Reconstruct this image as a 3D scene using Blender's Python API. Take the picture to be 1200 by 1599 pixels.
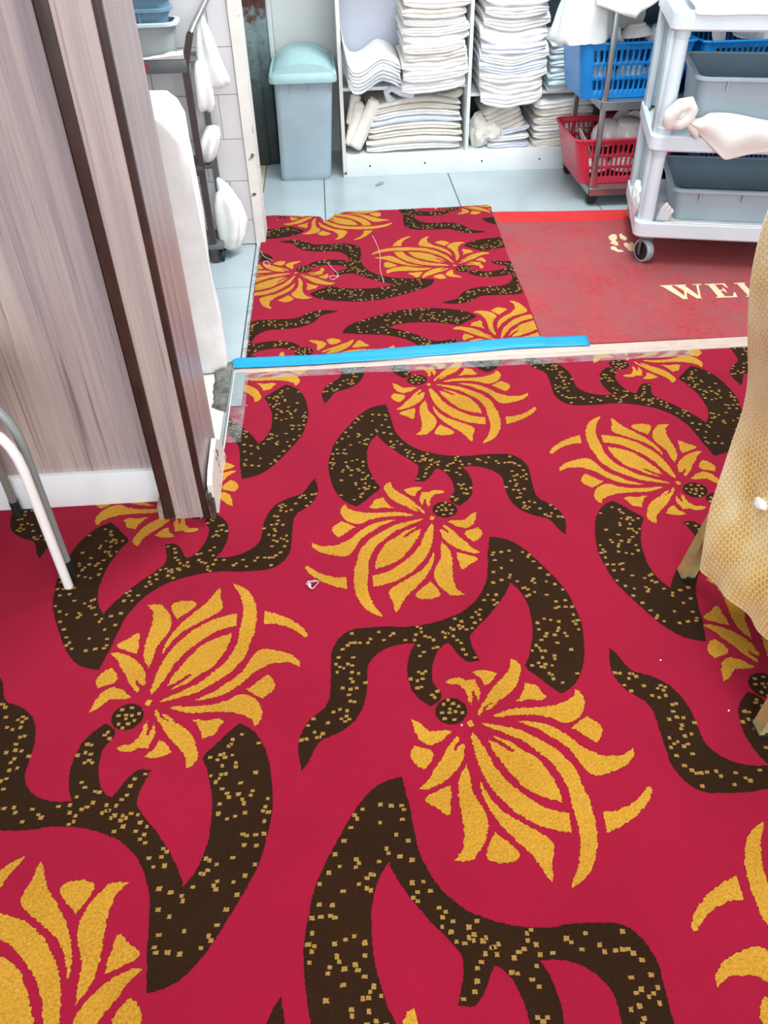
import bpy, bmesh, math, random
from mathutils import Vector, Matrix, noise
from mathutils.geometry import delaunay_2d_cdt

for o in list(bpy.data.objects):
    bpy.data.objects.remove(o, do_unlink=True)
scene = bpy.context.scene
COL = scene.collection

# ------------------------------------------------------------------ camera
cam_d = bpy.data.cameras.new('camera')
cam_d.sensor_fit = 'VERTICAL'
cam_d.sensor_height = 36.0
cam_d.lens = 1254.233 * 36.0 / 1599.0
cam_d.clip_start = 0.02
cam = bpy.data.objects.new('camera', cam_d)
COL.objects.link(cam)
FW = Vector((0.03984723, 0.7603304, -0.6483131))
RT = Vector((0.99745907, -0.06861578, -0.01916464))
UP = Vector((0.05905597, 0.64590213, 0.7611326))
cam.matrix_world = Matrix(((RT.x, UP.x, -FW.x, 0), (RT.y, UP.y, -FW.y, 0), (RT.z, UP.z, -FW.z, 1.3), (0, 0, 0, 1)))
scene.camera = cam

# ------------------------------------------------------------------ world, lamps, exposure
world = bpy.data.worlds.new('world')
scene.world = world
world.use_nodes = True
world.node_tree.nodes['Background'].inputs[0].default_value = (0.88, 0.95, 1.0, 1)
world.node_tree.nodes['Background'].inputs[1].default_value = 0.55


def area(name, loc, target, sx, sy, energy, color):
    d = bpy.data.lights.new(name, 'AREA')
    d.shape = 'RECTANGLE'
    d.size = sx
    d.size_y = sy
    d.energy = energy
    d.color = color
    o = bpy.data.objects.new(name, d)
    COL.objects.link(o)
    o.location = loc
    o.rotation_euler = (Vector(target) - Vector(loc)).to_track_quat('-Z', 'Y').to_euler()
    return o


area('kitchen_ceiling_lamp', (0.85, 2.75, 2.55), (0.35, 3.1, 0.2), 1.8, 0.6, 70, (0.90, 0.97, 1.0))
area('dining_ceiling_lamp', (0.0, 0.75, 2.3), (0.0, 0.85, 0), 0.7, 0.7, 12, (1.0, 0.97, 0.94))
area('rear_fill_light', (0.4, -2.7, 1.75), (0.2, 3.0, 0.6), 3.4, 2.0, 140, (0.92, 0.97, 1.0))  # unseen fill added behind the camera to brighten upright faces
scene.view_settings.view_transform = 'Standard'
scene.view_settings.look = 'None'
scene.view_settings.exposure = 0.25
scene.view_settings.gamma = 1.0
scene.view_settings.use_curve_mapping = False

# ------------------------------------------------------------------ materials


def lin(h):
    h = h.lstrip('#')
    out = []
    for i in (0, 2, 4):
        c = int(h[i:i + 2], 16) / 255
        out.append(c / 12.92 if c <= 0.04045 else ((c + 0.055) / 1.055) ** 2.4)
    return (out[0], out[1], out[2], 1.0)


class NT:
    def __init__(self, name):
        self.mat = bpy.data.materials.new(name)
        self.mat.use_nodes = True
        self.t = self.mat.node_tree
        self.b = self.t.nodes['Principled BSDF']

    def n(self, typ, **kw):
        nd = self.t.nodes.new(typ)
        for k, v in kw.items():
            setattr(nd, k, v)
        return nd

    def l(self, a, b):
        self.t.links.new(a, b)

    def math(self, op, a, b=None, c=None):
        nd = self.n('ShaderNodeMath', operation=op)
        for i, v in enumerate((a, b, c)):
            if v is None:
                continue
            if isinstance(v, (int, float)):
                nd.inputs[i].default_value = v
            else:
                self.l(v, nd.inputs[i])
        return nd.outputs[0]

    def coord(self, kind='Object', scale=(1, 1, 1)):
        tc = self.n('ShaderNodeTexCoord')
        mp = self.n('ShaderNodeMapping')
        mp.inputs['Scale'].default_value = scale
        self.l(tc.outputs[kind], mp.inputs[0])
        return mp.outputs[0]

    def noise(self, vec, scale, detail=3, rough=0.55):
        nd = self.n('ShaderNodeTexNoise')
        nd.inputs['Scale'].default_value = scale
        nd.inputs['Detail'].default_value = detail
        nd.inputs['Roughness'].default_value = rough
        self.l(vec, nd.inputs['Vector'])
        return nd.outputs['Fac']

    def ramp(self, fac, stops):
        nd = self.n('ShaderNodeValToRGB')
        el = nd.color_ramp.elements
        while len(el) < len(stops):
            el.new(0.5)
        for e, (p, c) in zip(el, stops):
            e.position = p
            e.color = lin(c) if isinstance(c, str) else c
        self.l(fac, nd.inputs[0])
        return nd.outputs[0]

    def mix(self, fac, a, b, blend='MIX'):
        nd = self.n('ShaderNodeMix', data_type='RGBA', blend_type=blend)
        for sock, v in ((nd.inputs[0], fac), (nd.inputs[6], a), (nd.inputs[7], b)):
            if isinstance(v, str):
                sock.default_value = lin(v)
            elif isinstance(v, (int, float, tuple)):
                sock.default_value = v
            else:
                self.l(v, sock)
        return nd.outputs[2]

    def bump(self, h, strength=0.3, dist=0.002):
        nd = self.n('ShaderNodeBump')
        nd.inputs['Strength'].default_value = strength
        nd.inputs['Distance'].default_value = dist
        self.l(h, nd.inputs['Height'])
        self.l(nd.outputs[0], self.b.inputs['Normal'])

    def color(self, c):
        if isinstance(c, str):
            self.b.inputs['Base Color'].default_value = lin(c)
        else:
            self.l(c, self.b.inputs['Base Color'])

    def p(self, **kw):
        for k, v in kw.items():
            self.b.inputs[k.replace('_', ' ')].default_value = v
        return self


def simple(name, c, rough=0.5, metal=0.0, var=0.08, vscale=6, bump=0.0, bscale=60, spec=None, spots=None):
    m = NT(name)
    v = m.coord()
    f = m.noise(v, vscale, 4)
    base = lin(c)
    dark = tuple(x * (1 - var * 2.2) for x in base[:3]) + (1,)
    lite = tuple(min(1, x * (1 + var)) for x in base[:3]) + (1,)
    out = m.ramp(f, [(0.3, dark), (0.7, lite)])
    if spots:
        sf = m.noise(v, spots[1], 5, 0.65)
        out = m.mix(m.ramp(sf, [(spots[2], (0, 0, 0, 1)), (spots[2] + 0.04, (1, 1, 1, 1))]), out, spots[0])
    m.color(out)
    m.p(Roughness=rough, Metallic=metal)
    if spec is not None:
        m.b.inputs['Specular IOR Level'].default_value = spec
    if bump:
        m.bump(m.noise(v, bscale, 3), bump)
    return m.mat


def pile(name, c1, c2, c3, fine, dirt=None, sheen=0.05):
    """cut pile carpet yarn of one colour"""
    m = NT(name)
    v = m.coord()
    big = m.noise(v, 3.2, 4, 0.6)
    fin = m.noise(v, fine, 3, 0.7)
    out = m.ramp(fin, [(0.3, c1), (0.5, c2), (0.72, c3)])
    out = m.mix(0.35, out, m.ramp(big, [(0.3, c1), (0.7, c3)]))
    if dirt:
        d = m.noise(v, dirt[1], 5, 0.7)
        out = m.mix(m.ramp(d, [(dirt[2], (0, 0, 0, 1)), (dirt[3], (1, 1, 1, 1))]), out, dirt[0])
    m.color(out)
    m.p(Roughness=0.95)
    m.b.inputs['Specular IOR Level'].default_value = 0.05
    m.b.inputs['Sheen Weight'].default_value = sheen
    m.b.inputs['Sheen Roughness'].default_value = 0.6
    m.bump(fin, 0.6, 0.003)
    return m.mat


M = {}
M['red'] = pile('carpet_red_pile', '#880d29', '#9b1131', '#aa1537', 420)
M['gold'] = pile('carpet_gold_pile', '#926315', '#bf8626', '#d6a43c', 230)
M['brown'] = pile('carpet_brown_pile', '#221207', '#2e1a0c', '#3a2413', 380, sheen=0.02)
M['speck'] = pile('carpet_tan_pile', '#86632f', '#9d773b', '#b18b4c', 300)
M['mat'] = pile('door_mat_pile', '#96343a', '#aa4146', '#b84e50', 70, ('#8f5658', 4.0, 0.36, 0.75))
M['matclean'] = pile('door_mat_clean_pile', '#c22a2c', '#cf3233', '#d83e3c', 80)
M['matletter'] = pile('door_mat_cream_pile', '#d5bf94', '#e6d2a6', '#efe0b8', 200)
M['matborder'] = pile('door_mat_grey_pile', '#6f4a4c', '#7a5254', '#875c5c', 200)


def wood():
    m = NT('grey_wood_laminate')
    v = m.coord(scale=(34, 34, 1.1))
    f1 = m.noise(v, 1.0, 6, 0.62)
    v2 = m.coord(scale=(150, 150, 2.6))
    f2 = m.noise(v2, 1.0, 5, 0.62)
    v3 = m.coord(scale=(9, 9, 0.25))
    f3 = m.noise(v3, 1.0, 3, 0.5)
    v4 = m.coord(scale=(75, 75, 1.6))
    f4 = m.noise(v4, 1.0, 4, 0.6)
    a = m.ramp(f1, [(0.32, '#85757a'), (0.45, '#a6959a'), (0.55, '#bcaaa6'), (0.70, '#cdbcb4')])
    b = m.ramp(f2, [(0.34, '#5f5054'), (0.46, '#b3a3a2'), (0.7, '#cbbcb6')])
    c = m.ramp(f3, [(0.35, '#9a8a92'), (0.65, '#c9b4a4')])
    out = m.mix(0.36, a, b)
    out = m.mix(0.32, out, c)
    out = m.mix(1.0, out, (0.84, 0.83, 0.83, 1), 'MULTIPLY')
    out = m.mix(m.ramp(f4, [(0.32, (0.55, 0.55, 0.55, 1)), (0.40, (0, 0, 0, 1))]), out, '#5c4c50')
    m.color(out)
    m.p(Roughness=0.38)
    m.bump(f2, 0.06)
    return m.mat


M['wood'] = wood()
M['trim'] = simple('dark_brown_trim', '#3d2c28', 0.28, var=0.12, vscale=14)
M['rawply'] = simple('raw_split_plywood', '#5a4439', 0.8, var=0.3, vscale=40)
M['rawpale'] = simple('raw_pale_board_edge', '#a08876', 0.8, var=0.2, vscale=40)
M['whitepaint'] = simple('white_gloss_paint', '#e6e9ea', 0.35, var=0.03, vscale=8)
M['chipped'] = simple('white_chipped_paint', '#e9e6df', 0.5, var=0.04, vscale=9, spots=('#4a3f36', 22, 0.625))
M['walltile'] = simple('white_wall_tile', '#dcdadb', 0.16, var=0.02, vscale=5)
M['grout'] = simple('pale_grout', '#d6d3d0', 0.9, var=0.06)
M['floortile'] = simple('pale_grey_floor_tile', '#b2c0c4', 0.22, var=0.05, vscale=3, spots=('#9aa3a4', 9, 0.69))
M['creamtile'] = simple('cream_floor_tile', '#d9cdb4', 0.3, var=0.06, vscale=5)
M['joint'] = simple('dark_tile_joint', '#4a4a46', 0.95, var=0.2, vscale=30)
M['backwall'] = simple('white_back_wall', '#dfe4e3', 0.4, var=0.03)


def doorframe():
    m = NT('weathered_brown_door_frame')
    v = m.coord()
    z = m.n('ShaderNodeSeparateXYZ')
    m.l(v, z.inputs[0])
    nz = m.noise(v, 14, 5, 0.7)
    h = m.math('ADD', z.outputs[2], m.math('MULTIPLY', nz, 0.5))
    out = m.ramp(h, [(0.35, '#2f3a3c'), (0.62, '#3f4d50'), (0.88, '#7d9396'), (0.95, '#4d2a22')])
    st = m.noise(v, 45, 4, 0.7)
    out = m.mix(m.ramp(st, [(0.58, (0, 0, 0, 1)), (0.66, (0.8, 0.8, 0.8, 1))]), out, '#5b4538')
    m.color(out)
    m.p(Roughness=0.6)
    return m.mat


M['doorframe'] = doorframe()
M['bluetape'] = simple('blue_vinyl_tape', '#009ce8', 0.45, var=0.03, vscale=20)
M['strip'] = simple('beige_aluminium_strip', '#d9c3b4', 0.35, metal=0.15, var=0.05, vscale=30)
M['binbody'] = simple('blue_grey_plastic', '#9fb2bd', 0.45, var=0.05, vscale=6, spots=('#6f7f86', 14, 0.72))
M['binlid'] = simple('pale_aqua_plastic', '#a9cdd0', 0.4, var=0.07, vscale=7)
M['linen'] = simple('white_linen', '#f1f1ef', 0.9, var=0.04, vscale=18, bump=0.25, bscale=90)
M['linenwarm'] = simple('cream_linen', '#e9e4da', 0.9, var=0.06, vscale=14, bump=0.25, bscale=90)
M['linencool'] = simple('bluish_linen', '#dfe6f0', 0.9, var=0.05, vscale=14, bump=0.25, bscale=90)
M['linenaqua'] = simple('pale_aqua_linen', '#cfe3e6', 0.9, var=0.05, vscale=14, bump=0.25, bscale=90)
M['lavender'] = simple('lavender_grey_board', '#c9cddc', 0.6, var=0.04, vscale=4)
M['shelfwhite'] = simple('white_laminate_board', '#e9eeee', 0.35, var=0.03, vscale=6)
M['slate'] = simple('dark_shade_tone', '#3d4a54', 0.6, var=0.1)  # dark tone standing in for shade behind the rack and in the right bay
M['screw'] = simple('dark_screw_steel', '#4c4f50', 0.5, metal=0.6)
M['bluebasket'] = simple('bright_blue_plastic', '#0c86d6', 0.35, var=0.06)
M['navybasket'] = simple('deep_blue_plastic', '#17588f', 0.4, var=0.06)
M['redbasket'] = simple('red_plastic', '#c93249', 0.35, var=0.06)
M['steel'] = simple('stainless_steel', '#b4b6b6', 0.28, metal=0.9, var=0.08, vscale=12)
M['black'] = simple('black_rubber', '#1a1b1c', 0.6)
M['china'] = simple('white_china', '#ecebe6', 0.2, var=0.03)
M['cart'] = simple('white_grey_cart_plastic', '#dbe6ee', 0.4, var=0.03, vscale=5)
M['cartside'] = simple('pale_blue_grey_plastic', '#c6d6dc', 0.45, var=0.04, vscale=5)
M['tub'] = simple('grey_tub_plastic', '#a6b4bd', 0.5, var=0.05, vscale=6)
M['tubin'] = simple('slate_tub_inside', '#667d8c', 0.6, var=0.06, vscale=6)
M['wheel'] = simple('grey_wheel_tyre', '#aab4ba', 0.5)
M['creamcloth'] = simple('cream_cloth', '#f3f3ec', 0.9, var=0.03, vscale=12, bump=0.2, bscale=120)
M['trolley'] = simple('dark_brown_trolley_bar', '#4a3d3e', 0.4, var=0.1, vscale=12)
M['trolleygrey'] = simple('grey_trolley_rail', '#6b6f70', 0.45, metal=0.3, var=0.1)
M['redsticker'] = simple('crimson_sticker', '#a8324a', 0.5)
M['bluetub'] = simple('steel_blue_tub', '#6d93ab', 0.4, var=0.06)
M['greytub'] = simple('warm_grey_tub', '#a3abaa', 0.5, var=0.06)
M['stoolwhite'] = simple('white_enamel_tube', '#eceae8', 0.3, var=0.03)
M['stoolgrey'] = simple('grey_enamel_tube', '#8d9391', 0.35, var=0.04)
M['stooldark'] = simple('warm_grey_tube', '#7b756e', 0.4, var=0.05)
M['goldmetal'] = simple('gold_anodised_aluminium', '#c2b276', 0.35, metal=0.35, var=0.1, vscale=40)
M['cement'] = simple('crumbling_grey_cement', '#75756d', 0.95, var=0.25, vscale=40, bump=0.8, bscale=80)
M['sill'] = simple('white_marble_sill', '#e9e7e2', 0.3, var=0.03, vscale=6, spots=('#b7b4ac', 12, 0.66))
M['greytape'] = simple('grey_cloth_tape', '#9aa6a6', 0.35, var=0.06, vscale=30)
M['thread'] = simple('white_thread', '#ede6e2', 0.8)
M['foil'] = simple('crumpled_pale_foil', '#d8cfcc', 0.35, metal=0.3, var=0.15, vscale=200)
M['fray'] = simple('dark_frayed_yarn', '#5a4038', 0.95, var=0.3, vscale=60)
M['smudge'] = simple('grey_scuff', '#8f9392', 0.9, var=0.2, vscale=90)
M['seatpad'] = simple('gold_seat_pad', '#a5853c', 0.8)


def cleartape():
    m = NT('clear_packing_tape')
    m.p(Roughness=0.12)
    m.color('#c6cfd2')
    tr = m.n('ShaderNodeBsdfTransparent')
    mx = m.n('ShaderNodeMixShader')
    v = m.coord()
    f = m.noise(v, 22, 4, 0.65)
    fac = m.n('ShaderNodeMapRange')
    fac.inputs[1].default_value = 0.3
    fac.inputs[2].default_value = 0.75
    fac.inputs[3].default_value = 0.02
    fac.inputs[4].default_value = 0.45
    m.l(f, fac.inputs[0])
    m.l(fac.outputs[0], mx.inputs[0])
    m.l(tr.outputs[0], mx.inputs[1])
    m.l(m.b.outputs[0], mx.inputs[2])
    m.l(mx.outputs[0], m.t.nodes['Material Output'].inputs[0])
    return m.mat


M['cleartape'] = cleartape()


def plasticbag():
    m = NT('milky_plastic_bag')
    m.color('#eef6f4')
    m.p(Roughness=0.4)
    m.b.inputs['Transmission Weight'].default_value = 0.12
    v = m.coord()
    m.bump(m.noise(v, 22, 4), 0.3, 0.004)
    return m.mat


M['bag'] = plasticbag()


def honeycomb():
    """gold organza with a honeycomb of paler threads; UV in metres"""
    m = NT('gold_honeycomb_mesh_fabric')
    tc = m.n('ShaderNodeTexCoord')
    sp = m.n('ShaderNodeSeparateXYZ')
    m.l(tc.outputs['UV'], sp.inputs[0])
    S = 1 / 0.0125
    R3 = math.sqrt(3)
    x = m.math('ADD', m.math('MULTIPLY', sp.outputs[0], S), 100.0)
    y = m.math('ADD', m.math('MULTIPLY', sp.outputs[1], S), 100.0 * R3)

    def cell(dx, dy):
        a = m.math('SUBTRACT', m.math('MODULO', m.math('ADD', x, dx), 1.0), 0.5)
        b = m.math('SUBTRACT', m.math('MODULO', m.math('ADD', y, dy), R3), R3 / 2)
        ax = m.math('ABSOLUTE', a)
        ay = m.math('ABSOLUTE', b)
        return m.math('MAXIMUM', ax, m.math('ADD', m.math('MULTIPLY', ax, 0.5), m.math('MULTIPLY', ay, R3 / 2)))
    d = m.math('MINIMUM', cell(0.0, 0.0), cell(0.5, R3 / 2))
    v = m.coord()
    n1 = m.noise(v, 9, 3, 0.5)
    ground = m.ramp(n1, [(0.36, '#c6942c'), (0.5, '#d8b25a'), (0.68, '#e2ca8c')])
    line = m.ramp(n1, [(0.35, '#ecd283'), (0.65, '#f7e9bb')])
    fac = m.ramp(d, [(0.36, (0, 0, 0, 1)), (0.45, (1, 1, 1, 1))])
    m.color(m.mix(fac, ground, line))
    m.p(Roughness=0.55)
    m.b.inputs['Sheen Weight'].default_value = 0.4
    m.bump(fac, 0.35, 0.002)
    return m.mat


M['honeycomb'] = honeycomb()

# ------------------------------------------------------------------ mesh helpers
WM = {}


class MB:
    def __init__(self):
        self.bm = bmesh.new()

    def merge(self, other, mat_index=0):
        me = bpy.data.meshes.new('tmp')
        other.to_mesh(me)
        n0 = len(self.bm.faces)
        self.bm.from_mesh(me)
        self.bm.faces.ensure_lookup_table()
        for f in self.bm.faces[n0:]:
            f.material_index = mat_index
        bpy.data.meshes.remove(me)
        other.free()
        return self

    def box(self, x0, x1, y0, y1, z0, z1, bev=0.0, seg=2, rot=None, piv=None, mi=0):
        b = bmesh.new()
        bmesh.ops.create_cube(b, size=1)
        for v in b.verts:
            v.co = Vector(((x0 + x1) / 2 + v.co.x * (x1 - x0), (y0 + y1) / 2 + v.co.y * (y1 - y0), (z0 + z1) / 2 + v.co.z * (z1 - z0)))
        if bev:
            bmesh.ops.bevel(b, geom=b.edges[:], offset=bev, segments=seg, affect='EDGES', profile=0.5)
        if rot is not None:
            bmesh.ops.rotate(b, verts=b.verts, cent=piv or ((x0 + x1) / 2, (y0 + y1) / 2, (z0 + z1) / 2), matrix=rot)
        return self.merge(b, mi)

    def tube(self, pts, r, seg=10, cap=True, mi=0, sx=1.0):
        b = bmesh.new()
        pts = [Vector(p) for p in pts]
        rr = r if isinstance(r, (list, tuple)) else [r] * len(pts)
        rings = []
        prev = None
        for i, p in enumerate(pts):
            if i == 0:
                t = pts[1] - p
            elif i == len(pts) - 1:
                t = p - pts[i - 1]
            else:
                t = (pts[i + 1] - p).normalized() + (p - pts[i - 1]).normalized()
            t.normalize()
            if prev is None:
                ref = Vector((0, 0, 1)) if abs(t.z) < 0.9 else Vector((1, 0, 0))
                u = t.cross(ref).normalized()
            else:
                u = (prev - t * prev.dot(t)).normalized()
            prev = u
            w = t.cross(u)
            rings.append([b.verts.new(p + (u * math.cos(a) * sx + w * math.sin(a)) * rr[i]) for a in [2 * math.pi * k / seg for k in range(seg)]])
        for A, B in zip(rings, rings[1:]):
            for k in range(seg):
                b.faces.new((A[k], A[(k + 1) % seg], B[(k + 1) % seg], B[k]))
        if cap:
            b.faces.new(rings[0][::-1])
            b.faces.new(rings[-1])
        bmesh.ops.recalc_face_normals(b, faces=b.faces)
        return self.merge(b, mi)

    def lathe(self, prof, seg=24, mat=None, mi=0):
        b = bmesh.new()
        rings = []
        for r, z in prof:
            if r < 1e-5:
                rings.append([b.verts.new((0, 0, z))])
            else:
                rings.append([b.verts.new((r * math.cos(2 * math.pi * k / seg), r * math.sin(2 * math.pi * k / seg), z)) for k in range(seg)])
        for A, B in zip(rings, rings[1:]):
            for k in range(seg):
                k2 = (k + 1) % seg
                if len(A) == 1 and len(B) == 1:
                    continue
                if len(A) == 1:
                    b.faces.new((A[0], B[k2], B[k]))
                elif len(B) == 1:
                    b.faces.new((A[k], A[k2], B[0]))
                else:
                    b.faces.new((A[k], A[k2], B[k2], B[k]))
        bmesh.ops.recalc_face_normals(b, faces=b.faces)
        if mat is not None:
            b.transform(mat)
        return self.merge(b, mi)

    def loft(self, rings, closed=True, cap0=False, cap1=False, mi=0, holes=None, uv=False):
        """rings: list of equal-length point lists; holes(i,j)->True drops a quad"""
        b = bmesh.new()
        R = [[b.verts.new(p) for p in ring] for ring in rings]
        n = len(R[0])
        lay = b.loops.layers.uv.new('UVMap') if uv else None
        if uv:
            U = []
            for ring in rings:
                acc = [0.0]
                for k in range(n):
                    acc.append(acc[-1] + (Vector(ring[(k + 1) % n]) - Vector(ring[k])).length)
                U.append(acc)
            Vv = [0.0]
            for i in range(len(rings) - 1):
                Vv.append(Vv[-1] + (Vector(rings[i + 1][n // 3]) - Vector(rings[i][n // 3])).length)
        for i in range(len(R) - 1):
            for k in range(n if closed else n - 1):
                if holes and holes(i, k):
                    continue
                f = b.faces.new((R[i][k], R[i][(k + 1) % n], R[i + 1][(k + 1) % n], R[i + 1][k]))
                if uv:
                    for lp, (ii, kk) in zip(f.loops, ((i, k), (i, k + 1), (i + 1, k + 1), (i + 1, k))):
                        lp[lay].uv = (U[ii][kk], Vv[ii])
        if cap0:
            b.faces.new(R[0][::-1])
        if cap1:
            b.faces.new(R[-1])
        bmesh.ops.recalc_face_normals(b, faces=b.faces)
        return self.merge(b, mi)

    def poly(self, pts, mi=0):
        vs = [self.bm.verts.new(p) for p in pts]
        f = self.bm.faces.new(vs)
        f.material_index = mi
        return self

    def prism(self, pts, z0, z1, mi=0):
        b = bmesh.new()
        lo = [b.verts.new((p[0], p[1], z0)) for p in pts]
        hi = [b.verts.new((p[0], p[1], z1)) for p in pts]
        b.faces.new(hi)
        b.faces.new(lo[::-1])
        n = len(pts)
        for k in range(n):
            b.faces.new((lo[k], lo[(k + 1) % n], hi[(k + 1) % n], hi[k]))
        bmesh.ops.recalc_face_normals(b, faces=b.faces)
        return self.merge(b, mi)

    def mesh(self, name, mats, smooth=True, angle=35):
        me = bpy.data.meshes.new(name)
        self.bm.to_mesh(me)
        self.bm.free()
        if not isinstance(mats, (list, tuple)):
            mats = [mats]
        for m in mats:
            me.materials.append(M[m] if isinstance(m, str) else m)
        if smooth:
            me.shade_smooth()
            me.set_sharp_from_angle(angle=math.radians(angle))
        return me

    def build(self, name, mats, parent=None, local=False, smooth=True, angle=35, **tags):
        me = self.mesh(name, mats, smooth, angle)
        return link(name, me, parent, local, **tags)


def link(name, me, parent=None, local=False, loc=None, **tags):
    o = bpy.data.objects.new(name, me)
    COL.objects.link(o)
    if parent is not None:
        if not local:
            me.transform(WM.get(parent.name, Matrix()).inverted())
        o.parent = parent
        WM[o.name] = WM.get(parent.name, Matrix())
    tag(o, **tags)
    return o


def tag(o, label=None, cat=None, group=None, kind=None):
    if label:
        o['label'] = label
    if cat:
        o['category'] = cat
    if group:
        o['group'] = group
    if kind:
        o['kind'] = kind
    return o


def thing(name, loc, label, cat, group=None, rz=0.0, kind=None):
    o = bpy.data.objects.new(name, None)
    COL.objects.link(o)
    o.empty_display_size = 0.05
    o.location = loc
    o.rotation_euler = (0, 0, rz)
    WM[o.name] = Matrix.Translation(Vector(loc)) @ Matrix.Rotation(rz, 4, 'Z')
    return tag(o, label, cat, group, kind)


def rrect(x0, x1, y0, y1, r, z, n=4):
    """rounded rectangle, counter-clockwise, starting on the front (y0) edge, n points per corner"""
    pts = []
    for cx, cy, a0 in ((x1 - r, y0 + r, -90), (x1 - r, y1 - r, 0), (x0 + r, y1 - r, 90), (x0 + r, y0 + r, 180)):
        for k in range(n + 1):
            a = math.radians(a0 + 90 * k / n)
            pts.append((cx + r * math.cos(a), cy + r * math.sin(a), z))
    return pts


def dense(ring, step):
    out = []
    n = len(ring)
    for k in range(n):
        a, b = Vector(ring[k]), Vector(ring[(k + 1) % n])
        m = max(1, int((b - a).length / step))
        for j in range(m):
            out.append(tuple(a.lerp(b, j / m)))
    return out


def nz(x, y=0.0, z=0.0):
    return noise.noise(Vector((x, y, z)))

# ------------------------------------------------------------------ carpet pattern
# one motif (flower, stem with leaf, seed disc) in half millimetres about its seed disc
PETALS = [
    [-6,146,21,163,60,161,76,149,110,150,123,112,123,71,115,41,108,72,100,98,93,93,92,63,85,30,75,54,70,90,56,116,36,131,10,132],
    [103,185,132,194,179,188,203,173,188,153,168,130,149,118,138,148,121,170],
    [268,248,289,236,301,210,299,175,282,134,256,92,222,60,195,44,175,24,152,4,131,-2,145,17,170,36,165,38,138,22,124,-4,112,-20,103,-13,116,16,136,45,157,79,183,114,217,148,247,178,262,210],
    [261,39,281,59,299,96,309,122,332,115,356,103,364,77,382,53,370,41,340,38,311,41,281,36],
    [157,-26,178,-17,222,0,272,4,322,4,355,5,398,9,441,19,469,35,490,54,498,81,514,68,524,36,521,2,500,-37,470,-64,439,-76,413,-65,386,-52,356,-38,316,-30,276,-28,234,-27,193,-31],
    [451,-96,480,-74,522,-50,543,-68,559,-88,564,-117,553,-139,533,-166,512,-151,489,-126,468,-111],
    [251,-55,296,-56,327,-65,366,-77,401,-102,429,-127,455,-157,481,-185,512,-205,544,-221,583,-223,615,-220,638,-208,657,-196,654,-223,635,-248,602,-272,563,-287,526,-298,494,-300,471,-282,454,-255,441,-223,425,-187,399,-158,371,-133,340,-108,308,-83,277,-69],
    [116,-57,164,-65,211,-77,257,-94,301,-124,343,-155,378,-184,402,-221,426,-258,437,-297,443,-344,453,-385,455,-426,457,-465,454,-511,444,-555,427,-598,409,-633,382,-659,357,-679,333,-695,330,-688,343,-664,359,-637,373,-602,384,-567,392,-530,394,-492,391,-446,388,-406,388,-349,378,-306,363,-263,345,-231,312,-198,279,-160,244,-130,206,-110,169,-89,130,-72],
    [130,-128,137,-152,145,-184,164,-216,182,-252,204,-288,229,-323,262,-354,297,-372,332,-386,357,-396,358,-368,352,-338,344,-304,330,-274,316,-242,297,-215,273,-196,252,-181,231,-162,210,-142,180,-125,150,-111,153,-120,182,-143,206,-165,224,-182,211,-185,186,-168,162,-144],
    [73,-94,92,-121,108,-154,123,-196,141,-241,160,-277,185,-312,218,-347,251,-378,284,-404,318,-422,346,-431,371,-438,370,-476,366,-506,339,-503,305,-491,270,-481,237,-460,205,-435,172,-405,147,-368,121,-333,103,-295,89,-255,78,-211,72,-157,68,-120],
    [83,-302,92,-323,101,-349,116,-378,138,-407,168,-433,201,-458,234,-483,266,-504,291,-528,299,-551,292,-583,282,-619,277,-654,269,-670,258,-653,248,-631,238,-606,225,-580,201,-553,176,-525,155,-494,131,-462,113,-430,98,-397,87,-364,80,-331],
    [109,-488,125,-504,144,-524,163,-543,181,-566,175,-588,152,-596,123,-599,95,-595,72,-582,71,-564,80,-542,95,-513],
    [38,-226,43,-253,47,-287,50,-329,64,-371,79,-404,90,-436,90,-467,78,-505,64,-534,42,-562,19,-583,-10,-585,-38,-581,-26,-566,-10,-552,0,-523,6,-486,4,-447,2,-408,-2,-359,0,-310,14,-268,28,-243],
    [-122,-354,-95,-337,-63,-323,-28,-310,-25,-341,-33,-382,-35,-409,-46,-425,-63,-408,-87,-387,-109,-373],
    [-137,-314,-114,-290,-98,-270,-80,-241,-59,-212,-36,-178,-22,-151,-4,-125,18,-108,22,-122,6,-144,-4,-166,4,-171,22,-149,38,-141,38,-168,29,-199,13,-233,-8,-258,-29,-278,-58,-298,-89,-313,-116,-318],
    [-149,-141,-121,-147,-94,-156,-78,-175,-85,-201,-99,-223,-115,-236,-134,-227,-152,-206,-163,-179],
    [-151,-22,-131,-34,-112,-53,-93,-73,-69,-82,-40,-78,-2,-83,-22,-101,-44,-123,-69,-135,-97,-138,-116,-123,-134,-99,-145,-65],
    [85,-55,80,-66,70,-69,61,-64,58,-53,63,-43,73,-39,82,-44],
    [490,-441,512,-440,539,-437,569,-427,600,-411,627,-394,650,-373,669,-357,680,-350,682,-365,670,-391,649,-419,623,-442,589,-468,558,-485,528,-499,505,-507,488,-513,486,-494,487,-467]]
DISC = [64,2,55,-23,37,-43,12,-53,-15,-51,-38,-38,-53,-17,-57,10,-49,36,-31,56,-5,66,22,65,46,51,60,29]
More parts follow.
